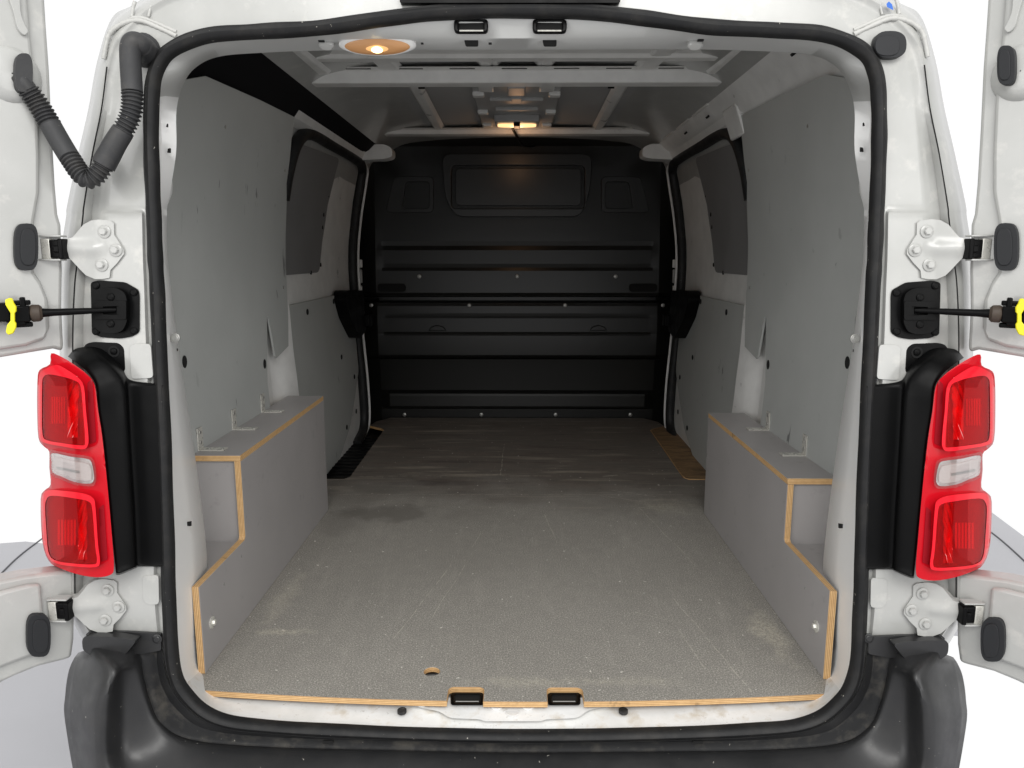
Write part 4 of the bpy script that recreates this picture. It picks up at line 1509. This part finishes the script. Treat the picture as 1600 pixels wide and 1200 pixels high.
def wheel_box(s, xi, top, y0, y1, ylow, zlow, label, brackets, edge_bolt):
    t = thing('wheel_box', label, 'wheel box', (s * (xi + .05), (ylow + y1) / 2, 0), 'plywood boxes over the wheel arches')
    X = lambda d: s * (xi + d)
    # stepped side panel
    c = .006
    prof = [(ylow, .0005), (y1, .0005), (y1, top - T), (y0, top - T), (y0, zlow + c), (y0 - c, zlow), (ylow, zlow)]
    side = slab([prof], lambda a, b: V((X(0), a, b)), lambda a, b: V((X(T), a, b))).build('side_panel', [M['boxgrey'], M['ply0'], M['boxgrey']], t, 0, .0007, 1)
    # mitred top panel
    tp = [(0, y0 - .0), (0, y1), (.115, y1), (.115, y0)]
    slab([tp], lambda a, b: V((X(a - (.0004)), b, top)), lambda a, b: V((X(a + (.0004 if a < .05 else 0)), b, top - T + .0003))).build('top_panel', [M['boxgrey'], M['ply2'], M['boxgrey']], t, 0, .0007, 1)
    slab([[(T + .0004, zlow - .02), (.118, zlow - .02), (.118, top - T), (T + .0004, top - T)]], lambda a, b: V((X(a), y0 + .008, b)), lambda a, b: V((X(a), y0 + .02, b))).build('end_panel', [M['boxgrey']] * 3, t, 0)
    slab([[(T + .0004, ylow + .03), (.118, ylow + .03), (.118, y0 + .0075), (T + .0004, y0 + .0075)]], lambda a, b: V((X(a), b, zlow - .010)), lambda a, b: V((X(a), b, zlow - .022))).build('shelf_panel', [M['boxgrey']] * 3, t, 0)
    slab([[(T, .0), (.10, .0), (.10, top - T - .001), (T, top - T - .001)]], lambda a, b: V((X(a), y1 - .002, b)), lambda a, b: V((X(a), y1 - .014, b))).build('front_panel', [M['boxgrey']] * 3, t, 0)
    # small screws down the edges
    for y, z in ((y0 + .012, top - .06), (y0 + .012, zlow + .05), (y0 - .03, zlow - .03), (ylow + .12, zlow - .05), (y1 - .012, top - .08), (y1 - .012, .20), (y1 - .012, .09)):
        screw('screw', V((X(0), y, z)), (-s, 0, 0), .0028, side, M['screw'], .0010, 0, False)
    # coach bolt near the back
    screw('coach_bolt', V((X(0), edge_bolt[0], edge_bolt[1])), (-s, 0, 0), .0065, t, M['zinc'], .008, .013)
    # angle brackets: upright on the lining, foot on the lid
    for by in brackets:
        ux = s * (lx(top + .04) - .001)
        Lp = [(0, .053), (.0028, .053), (.0028, .0030), (.060, .0030), (.060, .0002), (0, .0002)]
        bo = slab([Lp], lambda a, b: V((ux - s * a, by - .014, top + b)), lambda a, b: V((ux - s * a, by + .014, top + b))).build('angle_bracket', [M['zinc']] * 3, t, 0, .0005, 1)
        for z in (.018, .042):
            screw('screw', V((ux - s * .0024, by, top + z)), (-s, 0, 0), .0042, bo, M['screw'], .002, 0, False)
        for d in (.022, .052):
            screw('screw', V((ux - s * d, by, top + .0028)), (0, 0, 1), .0035, bo, M['screw'], .002, 0, False)
    return t


wheel_box(-1, .625, .388, .322, 1.052, .068, .188, 'taller grey plywood wheel box along the left wall with a stepped rear end', (.37, .58, .80), (.115, .088))
wheel_box(1, .620, .338, .318, 1.035, .060, .188, 'lower grey plywood wheel box along the right wall with a stepped rear end', (.52, .80), (.11, .088))

# scrap of blue tape on the right top corner of the body
tp = slab([[(1385, 6), (1389, 2), (1394, 7), (1396, 16), (1390, 13), (1386, 11)]], lambda a, b: atR(a, b, -.0095), lambda a, b: atR(a, b, -.0085)).build('tape_scrap', [M['tape']] * 3, None)
tag(tp, 'tiny scrap of blue tape stuck at the top right corner of the van', 'tape')
